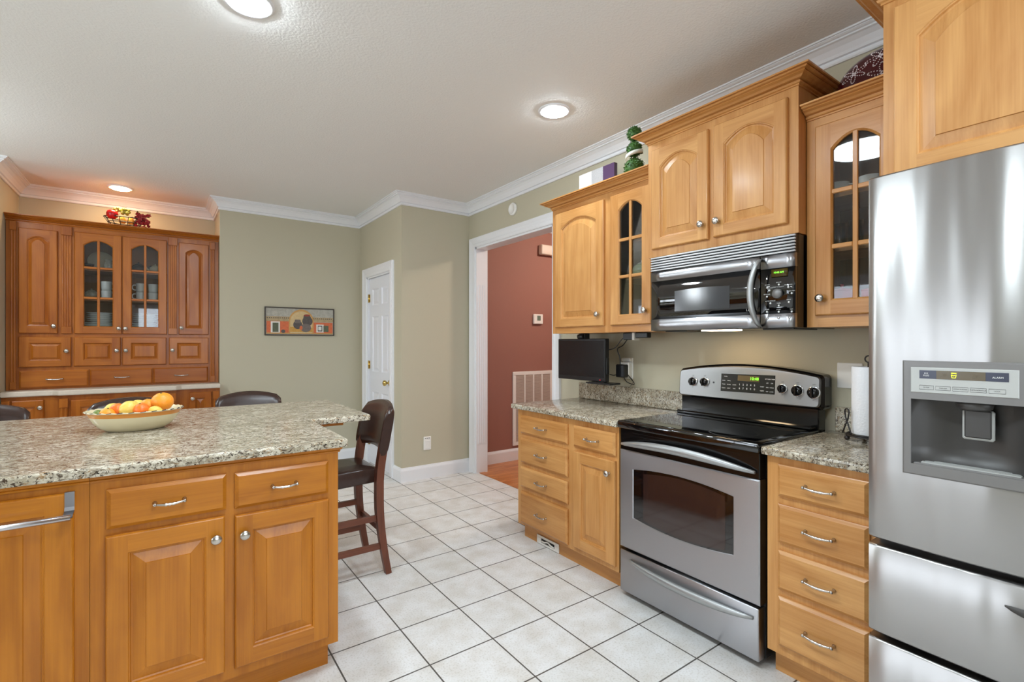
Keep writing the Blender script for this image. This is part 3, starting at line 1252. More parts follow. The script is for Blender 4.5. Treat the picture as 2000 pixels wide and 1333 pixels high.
def guard_outline(a, b, z0, z1, bow, rc=0.022, n=18):
    top = lambda u: z1 + bow * (1 - (2 * (u - a) / (b - a) - 1) ** 2)
    arc = lambda cu, cz_, t0: [(cu + rc * math.cos(t0 + PI / 2 * k / 5), cz_ + rc * math.sin(t0 + PI / 2 * k / 5)) for k in range(6)]
    pts = arc(a + rc, z0 + rc, PI) + arc(b - rc, z0 + rc, 1.5 * PI)
    pts += arc(b - rc, top(b - rc) - rc, 0)
    pts += [(b - rc + (a + rc - b + rc) * k / n, top(b - rc + (a + rc - b + rc) * k / n)) for k in range(1, n)]
    pts += arc(a + rc, top(a + rc) - rc, PI / 2)
    return pts


mb.box(2.50, 2.575, Y0 + 0.004, Y1 - 0.006, 0.88, 1.05, bev=0.004)
mb.box(2.44, 2.52, Y0 + 0.012, Y1 - 0.012, 0.924, 0.944, bev=0.006)
mb.prism(guard_outline(1.0, 1.772, 1.015, 1.178, 0.040), lambda u, z, d: (2.575 - d, u, z), 0.0, 0.085, bev=0.012)
mb.obj('backguard', BLACKE, rng)
SL = 0.09


def GP(u, z, d):       # sloping control panel plane
    return (2.484 + SL * (z - 1.10) - d, u, z)


mb = MB()
gl = guard_outline(1.008, 1.762, 1.028, 1.172, 0.036)
mb.loops([[GP(u, z, 0) for u, z in gl], [GP(u, z, 0.010) for u, z in gl], [GP(u, z, 0.014) for u, z in inset(gl, 0.005)]], 0, cap0=True, cap1=True)
cp = mb.obj('control_panel', steel('dim brushed steel', rgb(140, 139, 138), 0.33, 1), rng)
mb = MB()
scr = [(1.212, 1.074), (1.500, 1.070), (1.500, 1.164), (1.212, 1.168)]
mb.prism(scr, GP, 0.012, 0.0165, 0, bev=0.002)
mb.prism([(1.29, 1.131), (1.405, 1.131), (1.405, 1.160), (1.29, 1.160)], GP, 0.0164, 0.0170, 1)
ux, uz = (0, -1, 0), Vector((SL, 0, 1)).normalized()
mb.text('10:48', 0.021, GP(1.316, 1.145, 0.0176), ux, uz, 2)
for r_ in range(2):
    for c_ in range(5):
        mb.text(str((r_ * 5 + c_ + 1) % 10), 0.013, GP(1.393 - 0.020 * c_, 1.112 - 0.020 * r_, 0.0175), ux, uz, 3)
for (u, z, s) in ((1.472, 1.150, 'OVEN'), (1.482, 1.128, 'BAKE'), (1.452, 1.128, 'BROIL'), (1.482, 1.108, 'TIMED'), (1.452, 1.108, 'PROBE'), (1.482, 1.088, 'CLEAN'), (1.452, 1.088, 'LIGHT'),
                  (1.422, 1.108, 'COOK'), (1.422, 1.088, 'TIME'), (1.274, 1.108, 'START'), (1.274, 1.088, 'CLEAR'), (1.236, 1.148, 'KITCHEN TIMER'), (1.248, 1.128, 'SET'), (1.226, 1.128, 'ON'), (1.248, 1.106, 'MIN'), (1.226, 1.106, 'HOUR'), (1.248, 1.086, 'OFF'), (1.226, 1.086, 'LOCK')):
    mb.text(s, 0.0068, GP(u, z, 0.0175), ux, uz, 3)
mb.obj('display', [BLACKE, AMBERD, LED, INKW], cp)
for (u, z, r_) in ((1.672, 1.110, 0.022), (1.598, 1.112, 0.022), (1.176, 1.106, 0.020), (1.106, 1.102, 0.0245), (1.034, 1.098, 0.0255)):
    mb = MB()
    c0 = Vector(GP(u, z, 0.013))
    nrm = (Vector(GP(u, z, 1)) - Vector(GP(u, z, 0)))
    nrm = Vector((-1, 0, SL)).normalized()
    mb.lathe([(r_ * 1.16, 0), (r_ * 1.16, 0.002), (r_ * 1.0, 0.0025)], c0, nrm, 24, 1)
    mb.lathe([(r_, 0.002), (r_ * 0.98, 0.014), (r_ * 0.86, 0.020), (r_ * 0.3, 0.022)], c0, nrm, 24, 0)
    mb.box(c0.x - 0.032, c0.x - 0.012, u - r_ * 0.22, u + r_ * 0.22, z - r_ * 0.9, z + r_ * 0.9, 0, bev=0.002)
    mb.text('OFF', 0.008, GP(u, z + r_ + 0.012, 0.0145), ux, uz, 2)
    mb.text('HI', 0.007, GP(u, z - r_ - 0.010, 0.0145), ux, uz, 2)
    mb.obj('control_knob', [BLACKE, CHROME, INKB], cp)
mb = MB()
mb.lathe([(0.0055, 0.0005), (0.005, 0.002)], GP(1.543, 1.113, 0.014), (-1, 0, SL), 16)
mb.obj('indicator', BLACK, cp)

# ------------------------------------------------------------------ microwave
mw = thing('microwave', 'stainless over-the-range microwave with black glass door under the wall cabinets', 'microwave', (2.4, 1.375, 1.39))
M0, M1 = 0.995, 1.753
MX = 2.205


def MP(u, z, d):
    t = (u - 1.375) / 0.38
    return (MX - d - 0.004 * (1 - t * t), u, z)


def mgrid(mb_, a, b, z0, z1, d, m_=0, n_=10):
    for k in range(n_):
        u, v = a + (b - a) * k / n_, a + (b - a) * (k + 1) / n_
        mb_.face([MP(u, z0, d), MP(v, z0, d), MP(v, z1, d), MP(u, z1, d)], m_, True)


def mslab(mb_, a, b, z0, z1, d0_, d1_, m_=0, n_=10):
    ring = lambda d: [MP(a + (b - a) * k / n_, z0, d) for k in range(n_ + 1)] + [MP(b + (a - b) * k / n_, z1, d) for k in range(n_ + 1)]
    lp0, lp1 = ring(d0_), ring(d1_)
    mb_.loops([lp0, lp1], m_)
    mgrid(mb_, a, b, z0, z1, d1_, m_, n_)


mb = MB()
mb.box(MX + 0.012, XR - 0.003, M0, M1, 1.396, 1.803, 0, bev=0.002)
mb.obj('body', BLACKE, mw)
mb = MB()
mslab(mb, M0, M1, 1.720, 1.801, -0.03, -0.004, 1)
for k in range(6):
    z = 1.724 + k * 0.0135
    mslab(mb, M0, M1, z, z + 0.0072, -0.004, 0.006, 0)
mb.obj('vent_grille', [plain('satin grey slat', rgb(214, 214, 216), 0.35), BLACK], mw)
S_ = 1.144
mb = MB()
mslab(mb, S_ + 0.002, M1, 1.398, 1.459, -0.02, 0.003, 0)
mslab(mb, S_ + 0.002, M1, 1.667, 1.720, -0.02, 0.003, 0)
mslab(mb, S_ + 0.002, M1, 1.459, 1.667, -0.02, 0.0, 1)
mb.text('1.8', 0.016, MP(1.203, 1.482, 0.0012), ux, (0, 0, 1), 2)
mdoor = mb.obj('door', [STEEL, BLACKG, INKW], mw)
mb = MB()
mesh = [(1.292, 1.497), (1.600, 1.497), (1.600, 1.604), (1.450, 1.612), (1.292, 1.604)]
mb.loops([[MP(u, z, 0.0006) for u, z in ((1.292 + 0.308 * k / 8, 1.497) for k in range(9))],
          [MP(u, z, 0.0006) for u, z in ((1.292 + 0.308 * k / 8, 1.604 + 0.006 * math.sin(PI * k / 8)) for k in range(9))]], 0, False)
mb.obj('window', plain('perforated screen', rgb(62, 62, 64), 0.12), mdoor, recalc=False)
mb = MB()
lps = []
for i in range(21):
    s = -1 + 2 * i / 20
    z = 1.555 + s * 0.153
    f = 1 - s * s
    y = S_ + 0.0 + 0.026 * f
    x = MP(1.16, z, 0)[0] - 0.004 - 0.040 * f ** 0.6
    w_ = 0.010 + 0.005 * f
    lps.append([(x + 0.010 * math.cos(q), y + w_ * math.sin(q), z) for q in [2 * PI * j / 12 for j in range(12)]])
mb.loops(lps, 0, True, True, True, True)
mb.obj('handle', SATIN, mdoor)
mb = MB()
mslab(mb, M0, S_ - 0.002, 1.398, 1.459, -0.02, 0.003, 0, 4)
mslab(mb, M0, S_ - 0.002, 1.661, 1.720, -0.02, 0.003, 0, 4)
mslab(mb, M0, S_ - 0.002, 1.459, 1.661, -0.02, 0.0, 1, 4)
mcp = mb
mb = MB()
mb.lathe([(0.0215, 0), (0.0215, 0.012), (0.019, 0.016), (0.002, 0.017)], MP(1.067, 1.547, 0.0), (-1, 0, 0), 28)
dial_ = mb
mb = mcp
mslab(mb, 1.026, 1.096, 1.622, 1.656, 0.0002, 0.0012, 3, 3)
mb.text('10:48 AM', 0.011, MP(1.064, 1.641, 0.0026), ux, (0, 0, 1), 2)
btns = []
for (u, z, s) in ((1.113, 1.590, 'POWER'), (1.064, 1.597, 'SENSOR'), (1.024, 1.583, 'TIME COOK'), (1.104, 1.575, 'POPCORN'), (1.010, 1.555, 'ADD MIN'), (1.115, 1.548, 'BEVERAGE'), (1.022, 1.518, 'DELAY'), (1.100, 1.517, 'AUTO DEFROST'), (1.064, 1.505, 'TIMER'), (1.115, 1.480, 'CLEAR'), (1.064, 1.478, 'START'), (1.010, 1.476, 'OFF'), (1.066, 1.577, 'PUSH TO SELECT')):
    mb.text(s, 0.0062, MP(u, z, 0.0014), ux, (0, 0, 1), 4)
    if 'PUSH' not in s:
        btn = MB()
        btn.lathe([(0.0046, 0.0), (0.004, 0.002), (0.001, 0.0024)], MP(u, z - 0.010, 0.0), (-1, 0, 0), 12, 0)
        btns.append((btn, INKW))
for (u, s) in ((1.112, 'VENT'), (1.064, 'SURFACE'), (1.018, 'REMINDER')):
    mb.text(s, 0.0062, MP(u, 1.450, 0.0044), ux, (0, 0, 1), 5)
    btn = MB()
    btn.lathe([(0.005, 0.0), (0.0045, 0.002), (0.001, 0.0024)], MP(u, 1.440, 0.003), (-1, 0, 0), 12)
    btns.append((btn, CHROME))
mcp = mb.obj('control_panel', [STEEL, BLACKG, LED, AMBERD, INKW, INKB], mw)
dial_.obj('dial', GREYP, mcp)
for btn, mt_ in btns:
    btn.obj('button', mt_, mcp)
mb = MB()
mb.box(2.29, 2.38, 1.33, 1.50, 1.392, 1.397)
mb.obj('cooktop_lamp', emit('cooktop lamp', (1.0, 0.72, 0.42, 1), 17.0), mw)
for ya, yb in ((1.03, 1.17), (1.57, 1.71)):
    mb = MB()
    mb.box(2.27, 2.50, ya, yb, 1.391, 1.397, bev=0.002)
    mb.obj('grease_filter', DGREY, mw)

# ------------------------------------------------------------------ refrigerator
fr = thing('refrigerator', 'tall stainless french door refrigerator with water dispenser', 'refrigerator', (2.1, 0.125, 0))
F0, F1, FXX = -0.328, 0.580, 1.75
mb = MB()
mb.box(FXX + 0.075, 2.57, F0 + 0.004, F1 - 0.004, 0.02, 1.815, bev=0.006)
mb.box(FXX + 0.10, 2.5, F0 + 0.03, F1 - 0.03, 0.0, 0.02)
mb.obj('cabinet_body', plain('grey side panel', rgb(112, 112, 114), 0.45, 0.2), fr)


def fx(u, a, b):
    t = (u - (a + b) / 2) / ((b - a) / 2)
    return FXX - 0.010 * (1 - t * t) + 0.055 * max(0.0, abs(t) - 0.93) ** 1.6 * 8


def fridge_panel(a, b, z0, z1, hole=None, cv=None):
    cv = cv or (a, b)
    p = MB()
    us = [a + (b - a) * k / 36 for k in range(37)]
    if hole:
        us = sorted(set([u for u in us if abs(u - hole[0]) > 0.004 and abs(u - hole[1]) > 0.004] + [hole[0], hole[1]]))
    zs = [z0, z0 + 0.006, z1 - 0.006, z1]
    if hole:
        zs = [z0, z0 + 0.006, hole[2], hole[3], z1 - 0.006, z1]
    bump = lambda z: 0.006 if z in (z0, z1) else 0.0
    for i in range(len(us) - 1):
        for j in range(len(zs) - 1):
            if hole and hole[0] <= us[i] < hole[1] and hole[2] <= zs[j] < hole[3]:
                continue
            pts = [(us[i], zs[j]), (us[i + 1], zs[j]), (us[i + 1], zs[j + 1]), (us[i], zs[j + 1])]
            p.face([(fx(u, *cv) + bump(z), u, z) for u, z in pts], 0, True)
    xb = FXX + 0.072
    for z in (z0, z1):
        for i in range(len(us) - 1):
            p.face([(fx(us[i], *cv) + 0.006, us[i], z), (fx(us[i + 1], *cv) + 0.006, us[i + 1], z), (xb, us[i + 1], z), (xb, us[i], z)], 0)
    for u in (a, b):
        p.face([(fx(u, *cv) + 0.006, u, z0), (fx(u, *cv) + 0.006, u, z1), (xb, u, z1), (xb, u, z0)], 0)
    p.face([(xb, a, z0), (xb, b, z0), (xb, b, z1), (xb, a, z1)], 0)
    return p


HM = (F0 + F1) / 2
H = (0.2105, 0.490, 0.9575, 1.279)
ld = fridge_panel(HM + 0.003, F1, 0.742, 1.832, H).obj('fresh_food_door', FRIDGES, fr)
fridge_panel(F0, HM - 0.003, 0.742, 1.832).obj('fresh_food_door', FRIDGES, fr)
fd1 = fridge_panel(F0, F1, 0.458, 0.722).obj('freezer_drawer', FRIDGES, fr)
fd2 = fridge_panel(F0, F1, 0.062, 0.440).obj('freezer_drawer', FRIDGES, fr)
# dispenser
DF = FXX - 0.010
dp = lambda u, z, d: (DF - d, u, z)
mb = MB()
u0, u1, z0, z1 = H
ring = lambda e, d: [dp(u0 + e, z0 + e, d), dp(u1 - e, z0 + e, d), dp(u1 - e, z1 - e, d), dp(u0 + e, z1 - e, d)]
c0, c1, c2, c3 = 0.232, 0.471, 0.988, 1.172
mb.loops([ring(-0.001, -0.05), ring(-0.001, 0.002), ring(0.003, 0.005)], 0)
ro = [(u0 + 0.003, z0 + 0.003), (u1 - 0.003, z0 + 0.003), (u1 - 0.003, z1 - 0.003), (u0 + 0.003, z1 - 0.003)]
ri = [(c0, c2), (c1, c2), (c1, c3), (c0, c3)]
mb.loops([[dp(u, z, 0.005) for u, z in ro], [dp(u, z, 0.005) for u, z in ri], [dp(u, z, 0.0) for u, z in ri]], 0)
# curved cavity
lps = []
for z, k in ((c2, 1.0), (c2 + 0.05, 1.02), (c3 - 0.05, 1.02), (c3, 0.9)):
    lps.append([(DF + 0.058 * k * math.sin(PI * q / 12) ** 0.6, c1 + (c0 - c1) * q / 12, z) for q in range(13)])
mb.loops(lps, 1, False, smooth=True)
for z in (c2, c3):
    mb.face([(DF + 0.058 * math.sin(PI * q / 12) ** 0.6, c1 + (c0 - c1) * q / 12, z) for q in range(13)], 1)
dis = mb.obj('dispenser', [GREYP, DGREY], ld)
mb = MB()
mb.box(DF - 0.0015, DF + 0.05, c0 + 0.004, c1 - 0.004, c2 - 0.017, c2 + 0.004, 0, bev=0.002)
for k in range(4):
    mb.box(DF + 0.006 + 0.011 * k, DF + 0.010 + 0.011 * k, c0 + 0.02, c1 - 0.02, c2 + 0.004, c2 + 0.007, 1)
mb.obj('drip_tray', [GREYP, PANELG], dis)
mb = MB()
mb.prism([(0.254, 1.191), (0.471, 1.191), (0.471, 1.262), (0.254, 1.262)], dp, 0.003, 0.0075, 0, bev=0.0015)
pan_ = mb
mb = MB()
mb.prism([(0.272, 1.231), (0.451, 1.231), (0.451, 1.254), (0.272, 1.254)], dp, 0.0074, 0.0080, 0)
mb.prism([(0.315, 1.231), (0.414, 1.231), (0.414, 1.254), (0.315, 1.254)], dp, 0.0080, 0.0083, 1)
for q in ((0.388, 1.249, 0.364, 1.250), ):
    pass
mb.prism([(0.372, 1.2475), (0.383, 1.2475), (0.383, 1.2495), (0.372, 1.2495)], dp, 0.0083, 0.0088, 2)
mb.tube([dp(0.3825, 1.2445, 0.0086), dp(0.3810, 1.2360, 0.0086), dp(0.3740, 1.2360, 0.0086), dp(0.3725, 1.2445, 0.0086), dp(0.3775, 1.2415, 0.0086), dp(0.3825, 1.2445, 0.0086)], 0.0008, 6, 2)
mb.text('ICE', 0.006, dp(0.436, 1.2455, 0.0084), ux, (0, 0, 1), 3)
mb.text('PLUS', 0.006, dp(0.436, 1.2395, 0.0084), ux, (0, 0, 1), 3)
mb.text('ALARM', 0.0065, dp(0.292, 1.241, 0.0084), ux, (0, 0, 1), 3)
mb.text('-88', 0.011, dp(0.398, 1.242, 0.0086), ux, (0, 0, 1), 4)
mb.text('88', 0.011, dp(0.335, 1.242, 0.0086), ux, (0, 0, 1), 4)
strip_mb, strip_m = mb, ([NAVY, AMBERD, LEDY, INKW, plain('dim digits', rgb(96, 84, 60), 0.4)])
mb = pan_
for k, s in enumerate(('FILTER', 'FREEZER', 'ICE & WATER', 'REFRIGERATOR', 'LOCK')):
    u = 0.4355 - k * 0.0355
    mb.tube([dp(u + 0.0155, 1.2115, 0.0074), dp(u - 0.0155, 1.2115, 0.0074), dp(u - 0.0155, 1.2005, 0.0074), dp(u + 0.0155, 1.2005, 0.0074)], 0.0006, 4, 1, closed=True)
    mb.text(s, 0.0045, dp(u, 1.206, 0.0078), ux, (0, 0, 1), 1)
dpan = mb.obj('touch_panel', [PANELG, INKB], dis)
strip_mb.obj('display_strip', strip_m, dpan)
mb = MB()
mb.box(DF + 0.026, DF + 0.040, 0.304, 0.368, 1.070, 1.150, 0, bev=0.004)
mb.box(DF + 0.022, DF + 0.030, 0.309, 0.363, 1.076, 1.150, 1, bev=0.003)
mb.obj('paddle', [PANELG, DGREY], dis)
mb = MB()
mb.lathe([(0.040, 0.0), (0.036, 0.018), (0.028, 0.024)], (DF + 0.028, 0.343, c3 + 0.001), (0, 0, -1), 20, sx=0.7)
mb.obj('spout', DGREY, dis)
for prt, zc in ((fd1, 0.665), (fd2, 0.385)):
    mb = MB()
    lps = []
    for i in range(25):
        s = -1 + 2 * i / 24
        u = HM + s * 0.155
        f = max(0.02, (1 - s * s)) ** 0.55
        x = fx(u, F0, F1)
        lps.append([(x - 0.003, u, zc + 0.004 * f), (x - 0.010 * f - 0.002, u, zc - 0.006 * f), (x - 0.004, u, zc - 0.030 * f), (x + 0.002, u, zc - 0.034 * f)])
    mb.loops(lps, 0, False, smooth=True)
    mb.obj('pocket_handle', DGREY, prt, recalc=False)

# ------------------------------------------------------------------ island
IZ = 0.940
FY = 2.035


def isl_cab(label, x0, x1, y1=2.63):
    t_ = thing('island_cabinet', label, 'cabinet', ((x0 + x1) / 2, 2.34, 0))
    b_ = MB()
    b_.box(x0, x1, FY, y1, 0.112, 0.908, 0)
    b_.box(x0, x1 - (0.025 if x1 > 0 else 0), FY + 0.058, y1, 0.0, 0.112, 1)
    b_.obj('body', [ISLE[2], ISLE[0]], t_)
    return t_


m = FW(FY)
ic2 = isl_cab('island cabinet with two drawers over two doors at the open end', -0.186, 0.583)
drawer_front(m, ISLE, ic2, -0.146, 0.187, 0.732, 0.860, plen=0.082)
drawer_front(m, ISLE, ic2, 0.213, 0.542, 0.728, 0.858, plen=0.082)
door_front(m, ISLE, ic2, -0.148, 0.182, 0.150, 0.711, stile=0.057, rail=0.061, knob=(0.154, 0.640))
door_front(m, ISLE, ic2, 0.213, 0.543, 0.150, 0.705, stile=0.057, rail=0.060, knob=(0.243, 0.636))
mb = MB()
IM = [(0.0, 0.0), (0.005, 0.0), (0.008, 0.006), (0.005, 0.008), (0.011, 0.011), (0.014, 0.016), (0.014, 0.022), (0.0, 0.022)]
mb.sweep([(-0.186, FY), (0.583, FY), (0.583, 2.63)], [(o_, 0.886 + h_) for o_, h_ in IM], -1)
mb.obj('trim_moulding', [ISLE[0]], ic2)
ic1 = isl_cab('island cabinet with tall pull-out door carrying the steel towel bar', -0.790, -0.187)
door_front(m, ISLE, ic1, -0.735, -0.223, 0.150, 0.868, stile=0.066, rail=0.060)
mb = MB()
mb.sweep([(-0.790, FY), (-0.187, FY)], [(o_, 0.886 + h_) for o_, h_ in IM], -1)
mb.obj('trim_moulding', [ISLE[0]], ic1)
ic0 = isl_cab('plain island cabinet left of the towel bar door', -1.30, -0.791)
door_front(m, ISLE, ic0, -1.26, -0.83, 0.150, 0.868, stile=0.066, rail=0.060, knob=(-0.86, 0.80))
mb = MB()
mb.sweep([(-1.30, FY), (-0.791, FY)], [(o_, 0.886 + h_) for o_, h_ in IM], -1)
mb.obj('trim_moulding', [ISLE[0]], ic0)
bar_b = thing('island_bar_base', 'wooden bar base under the rear island overhang with support arm', 'cabinet', (-0.3, 2.9, 0))
mb = MB()
mb.box(-1.30, 0.583, 2.632, 3.08, 0.0, 0.908, 0)
mb.obj('body', [ISLE[2]], bar_b)
mb = MB()
mb.box(0.583, 0.845, 2.78, 2.88, 0.882, 0.909, 0, bev=0.003)
mb.box(0.583, 0.830, 2.79, 2.87, 0.868, 0.882, 0, bev=0.003)
mb.obj('support_arm', [ISLE[0]], bar_b)
# L-shaped worktop
mb = MB()


def rounded(pts, r, n=5):
    out = []
    k = len(pts)
    for i in range(k):
        a, b, c = Vector(pts[i - 1]), Vector(pts[i]), Vector(pts[(i + 1) % k])
        d1, d2 = (a - b).normalized(), (c - b).normalized()
        p, q = b + d1 * r, b + d2 * r
        for j in range(n + 1):
            t = j / n
            out.append(tuple((1 - t) ** 2 * p + 2 * t * (1 - t) * b + t * t * q))
    return out


slab = rounded([(-1.335, 2.006), (0.620, 2.006), (0.620, 2.622), (0.930, 2.622), (0.930, 3.48), (-1.335, 3.48)], 0.022)
zf = lambda u, v, d: (u, v, d)
i1, i2 = inset(slab, 0.004), inset(slab, 0.009)
mb.loops([[(u, v, IZ - 0.031) for u, v in slab], [(u, v, IZ - 0.009) for u, v in slab], [(u, v, IZ - 0.003) for u, v in i1], [(u, v, IZ) for u, v in i2]], 0, True, True, True)
o = mb.obj('island_worktop', GRANITE, None, (-0.2, 2.7, IZ - 0.031))
tag(o, 'large L-shaped speckled granite island worktop holding the fruit bowl', 'countertop')
# towel bar over the door
tb = thing('towel_bar', 'brushed steel towel bar hooked over the island door at left', 'towel bar', (-0.46, 1.97, 0.80))
mb = MB()
mb.tube([(-0.70, 1.962, 0.806), (-0.224, 1.962, 0.806)], 0.0090, 12)
mb.obj('bar', STEELX, tb)
for x in (-0.232, -0.69):
    mb = MB()
    prof = [(FY - 0.004, 0.8700), (FY - 0.0225, 0.8715), (FY - 0.0228, 0.826), (FY - 0.030, 0.816), (FY - 0.056, 0.811), (FY - 0.072, 0.806)]
    mb.loops([[(x - 0.0115, y, z) for y, z in prof], [(x + 0.0115, y, z) for y, z in prof]], 0, False)
    p2 = [(y + 0.001, z - 0.002) for y, z in prof]
    mb.loops([[(x - 0.0115, y, z) for y, z in p2], [(x + 0.0115, y, z) for y, z in p2]], 0, False)
    mb.obj('bracket', plain('satin steel', rgb(150, 150, 154), 0.35, 1.0), tb)

# ------------------------------------------------------------------ stools


def make_stool():
    t_ = thing('bar_stool', 'bar stool', 'stool', (0, 0, 0))
    hw = 0.175
    sq = [(-1, -1), (1, -1), (1, 1), (-1, 1)]
    for s in (-1, 1):
        l_ = MB()
        pts = [(s * hw, 0.215 if z < 0.3 else 0.20, z) for z in (0.0, 0.3, 0.545)]
        pts = [(s * (hw + 0.008), -0.205, 0.0), (s * hw, -0.195, 0.3), (s * hw, -0.19, 0.54)]
        l_.tube(pts, [0.017, 0.020, 0.021], sect=sq, up=(1, 0, 0))
        l_.obj('leg', [STOOLW[2]], t_)
        l_ = MB()
        pts = []
        rad = []
        for i in range(15):
            z = 0.0 + 0.76 * i / 14
            y = 0.185 + 0.055 * max(0, (0.42 - z) / 0.42) ** 1.6 + 0.068 * max(0, (z - 0.55) / 0.40) ** 1.3
            pts.append((s * (hw + 0.007), y, z))
            rad.append(0.0165 + 0.005 * min(1, z / 0.4))
        l_.tube(pts, rad, sect=sq, up=(1, 0, 0))
        l_.obj('leg', [STOOLW[2]], t_)
    for (a, b, z, w) in (((-hw, -0.195), (-hw, 0.205), 0.33, 0), ((hw, -0.195), (hw, 0.205), 0.33, 0), ((-hw, -0.2), (-hw, 0.22), 0.165, 0), ((hw, -0.2), (hw, 0.22), 0.165, 0),
                         ((-hw, -0.197), (hw, -0.197), 0.20, 1), ((-hw, 0.205), (hw, 0.205), 0.255, 1)):
        l_ = MB()
        l_.tube([(a[0], a[1], z), (b[0], b[1], z)], 1.0, sect=[(-0.010, -0.016), (0.010, -0.016), (0.010, 0.016), (-0.010, 0.016)], up=(1, 0, 0) if w == 0 else (0, 1, 0))
        l_.obj('rung', [STOOLW[1 if w == 0 else 0]], t_)
    l_ = MB()
    # upholstered seat box with crowned top
    k = 10
    rim = rounded([(-0.205, -0.225), (0.205, -0.225), (0.160, 0.190), (-0.160, 0.190)], 0.03)
    lps = [[(u, v, 0.530) for u, v in inset(rim, 0.006)], [(u, v, 0.536) for u, v in rim], [(u, v, 0.602) for u, v in rim], [(u, v, 0.612) for u, v in inset(rim, 0.006)], [(u, v, 0.619) for u, v in inset(rim, 0.03)], [(u * 0.5, v * 0.5, 0.628) for u, v in rim]]
    l_.loops(lps, 0, True, True, True, True)
    l_.obj('seat', LEATHER, t_)
    l_ = MB()
    # padded backrest, arched at top and cut out at the bottom
    nb = 16
    front, back = [], []

    def yb(z, x):
        return 0.185 + 0.068 * max(0, (z - 0.55) / 0.40) ** 1.3 + 0.030 * (1 - (x / 0.21) ** 2) - 0.004
    rows = 9
    lpsF, lpsB = [], []
    for i in range(nb + 1):
        s = -1 + 2 * i / nb
        x = 0.208 * s
        ztop = 0.945 + 0.038 * (1 - s * s) - 0.02 * max(0, abs(s) - 0.9) / 0.1
        zbot = 0.688 + 0.024 * (1 - s * s) ** 0.9
        e = 1 - max(0, abs(s) - 0.86) / 0.14 * 0.15
        f_, b_ = [], []
        for j in range(rows + 1):
            q = j / rows
            z = zbot + (ztop - zbot) * q
            puff = (1 - (2 * q - 1) ** 6) * e
            f_.append((x, yb(z, x) - 0.009 - 0.022 * puff, z))
            b_.append((x, yb(z, x) + 0.014 + 0.018 * puff, z))
        lpsF.append(f_ + b_[::-1])
    l_.loops(lpsF, 0, True, True, True, True)
    l_.obj('backrest', LEATHER, t_)
    return t_


st = make_stool()
st['group'] = 'bar stools around the island'
st['label'] = 'dark leather bar stool at the open right end of the island'
lean(st, (0.822, 2.898, 0), rz=R(-90))
for k, (x, y, lab) in enumerate(((0.505, 3.70, 'dark leather bar stool behind the island just right of the fruit bowl'), (-0.165, 3.70, 'dark leather bar stool directly behind the fruit bowl'), (-0.835, 3.70, 'dark leather bar stool behind the island at far left of the photo'))):
    c = copy_tree(st)
    c['label'] = lab
    lean(c, (x, y, 0), rz=0)

# ------------------------------------------------------------------ fruit bowl
bx, by, bz = -0.098, 2.800, IZ
bowl = thing('fruit_bowl', 'oval cream ceramic bowl with scalloped blue rim full of citrus fruit', 'bowl', (bx, by, bz))
mb = MB()
nn = 56


def oval(a, b, z, wav=0.0):
    return [(bx + a * math.cos(2 * PI * k / nn), by + b * math.sin(2 * PI * k / nn), bz + z * 0.95 + wav * math.cos(28 * 2 * PI * k / nn)) for k in range(nn)]


lps = [oval(0.100, 0.075, 0.0), oval(0.108, 0.082, 0.003), oval(0.132, 0.104, 0.020), oval(0.152, 0.124, 0.045), oval(0.164, 0.136, 0.070), oval(0.168, 0.140, 0.080), oval(0.176, 0.148, 0.090), oval(0.182, 0.154, 0.094, 0.0015),
       oval(0.178, 0.150, 0.0965, 0.0015), oval(0.166, 0.138, 0.087), oval(0.150, 0.122, 0.055), oval(0.120, 0.094, 0.018), oval(0.05, 0.04, 0.010)]
mb.loops(lps, 0, True, True, True, True, mats=lambda i, j: (1 if i in (4, 5) else 2 if i in (7, ) and j % 2 else 0))
mb.obj('bowl', [CREAM, ORANGEG, BLUEG], bowl)
ORF = plain('orange peel', rgb(240, 150, 40), 0.38, noise=0.06, nscale=260, bump=0.3)
TAN = plain('tangerine peel', rgb(236, 112, 28), 0.34, noise=0.06, nscale=260, bump=0.3)
LEM = plain('lemon peel', rgb(232, 196, 92), 0.36, noise=0.06, nscale=220, bump=0.3)
STEMG = plain('fruit stem green', rgb(92, 96, 48), 0.6)


def fruit(name, kind, mat, x, y, z, r, label, cat, el=1.0, rot=0.0):
    m_ = MB()
    prof = []
    k = 14
    for i in range(k + 1):
        a = PI * i / k
        rr = math.sin(a)
        hh = -math.cos(a)
        if kind == 'lemon':
            hh *= 1.25
            rr = rr * (1 - 0.12 * abs(math.cos(a)))
        else:
            hh *= 0.94
        prof.append((max(rr, 0.02) * r, hh * r))
    ax = (math.cos(rot), math.sin(rot), 0.25) if kind == 'lemon' else (0.3 * math.cos(rot), 0.3 * math.sin(rot), 1)
    m_.lathe(prof, (x, y, z), ax, 20, 0)
    tip = Vector((x, y, z)) + Vector(ax).normalized() * (prof[-1][1] - 0.001)
    m_.lathe([(0.0045, 0), (0.003, 0.003), (0.001, 0.004)], tip, ax, 8, 1)
    o_ = m_.obj(name, [mat, STEMG], None, (x, y, z - r * 0.94))
    tag(o_, label, cat, 'citrus fruit in the bowl')
    return o_


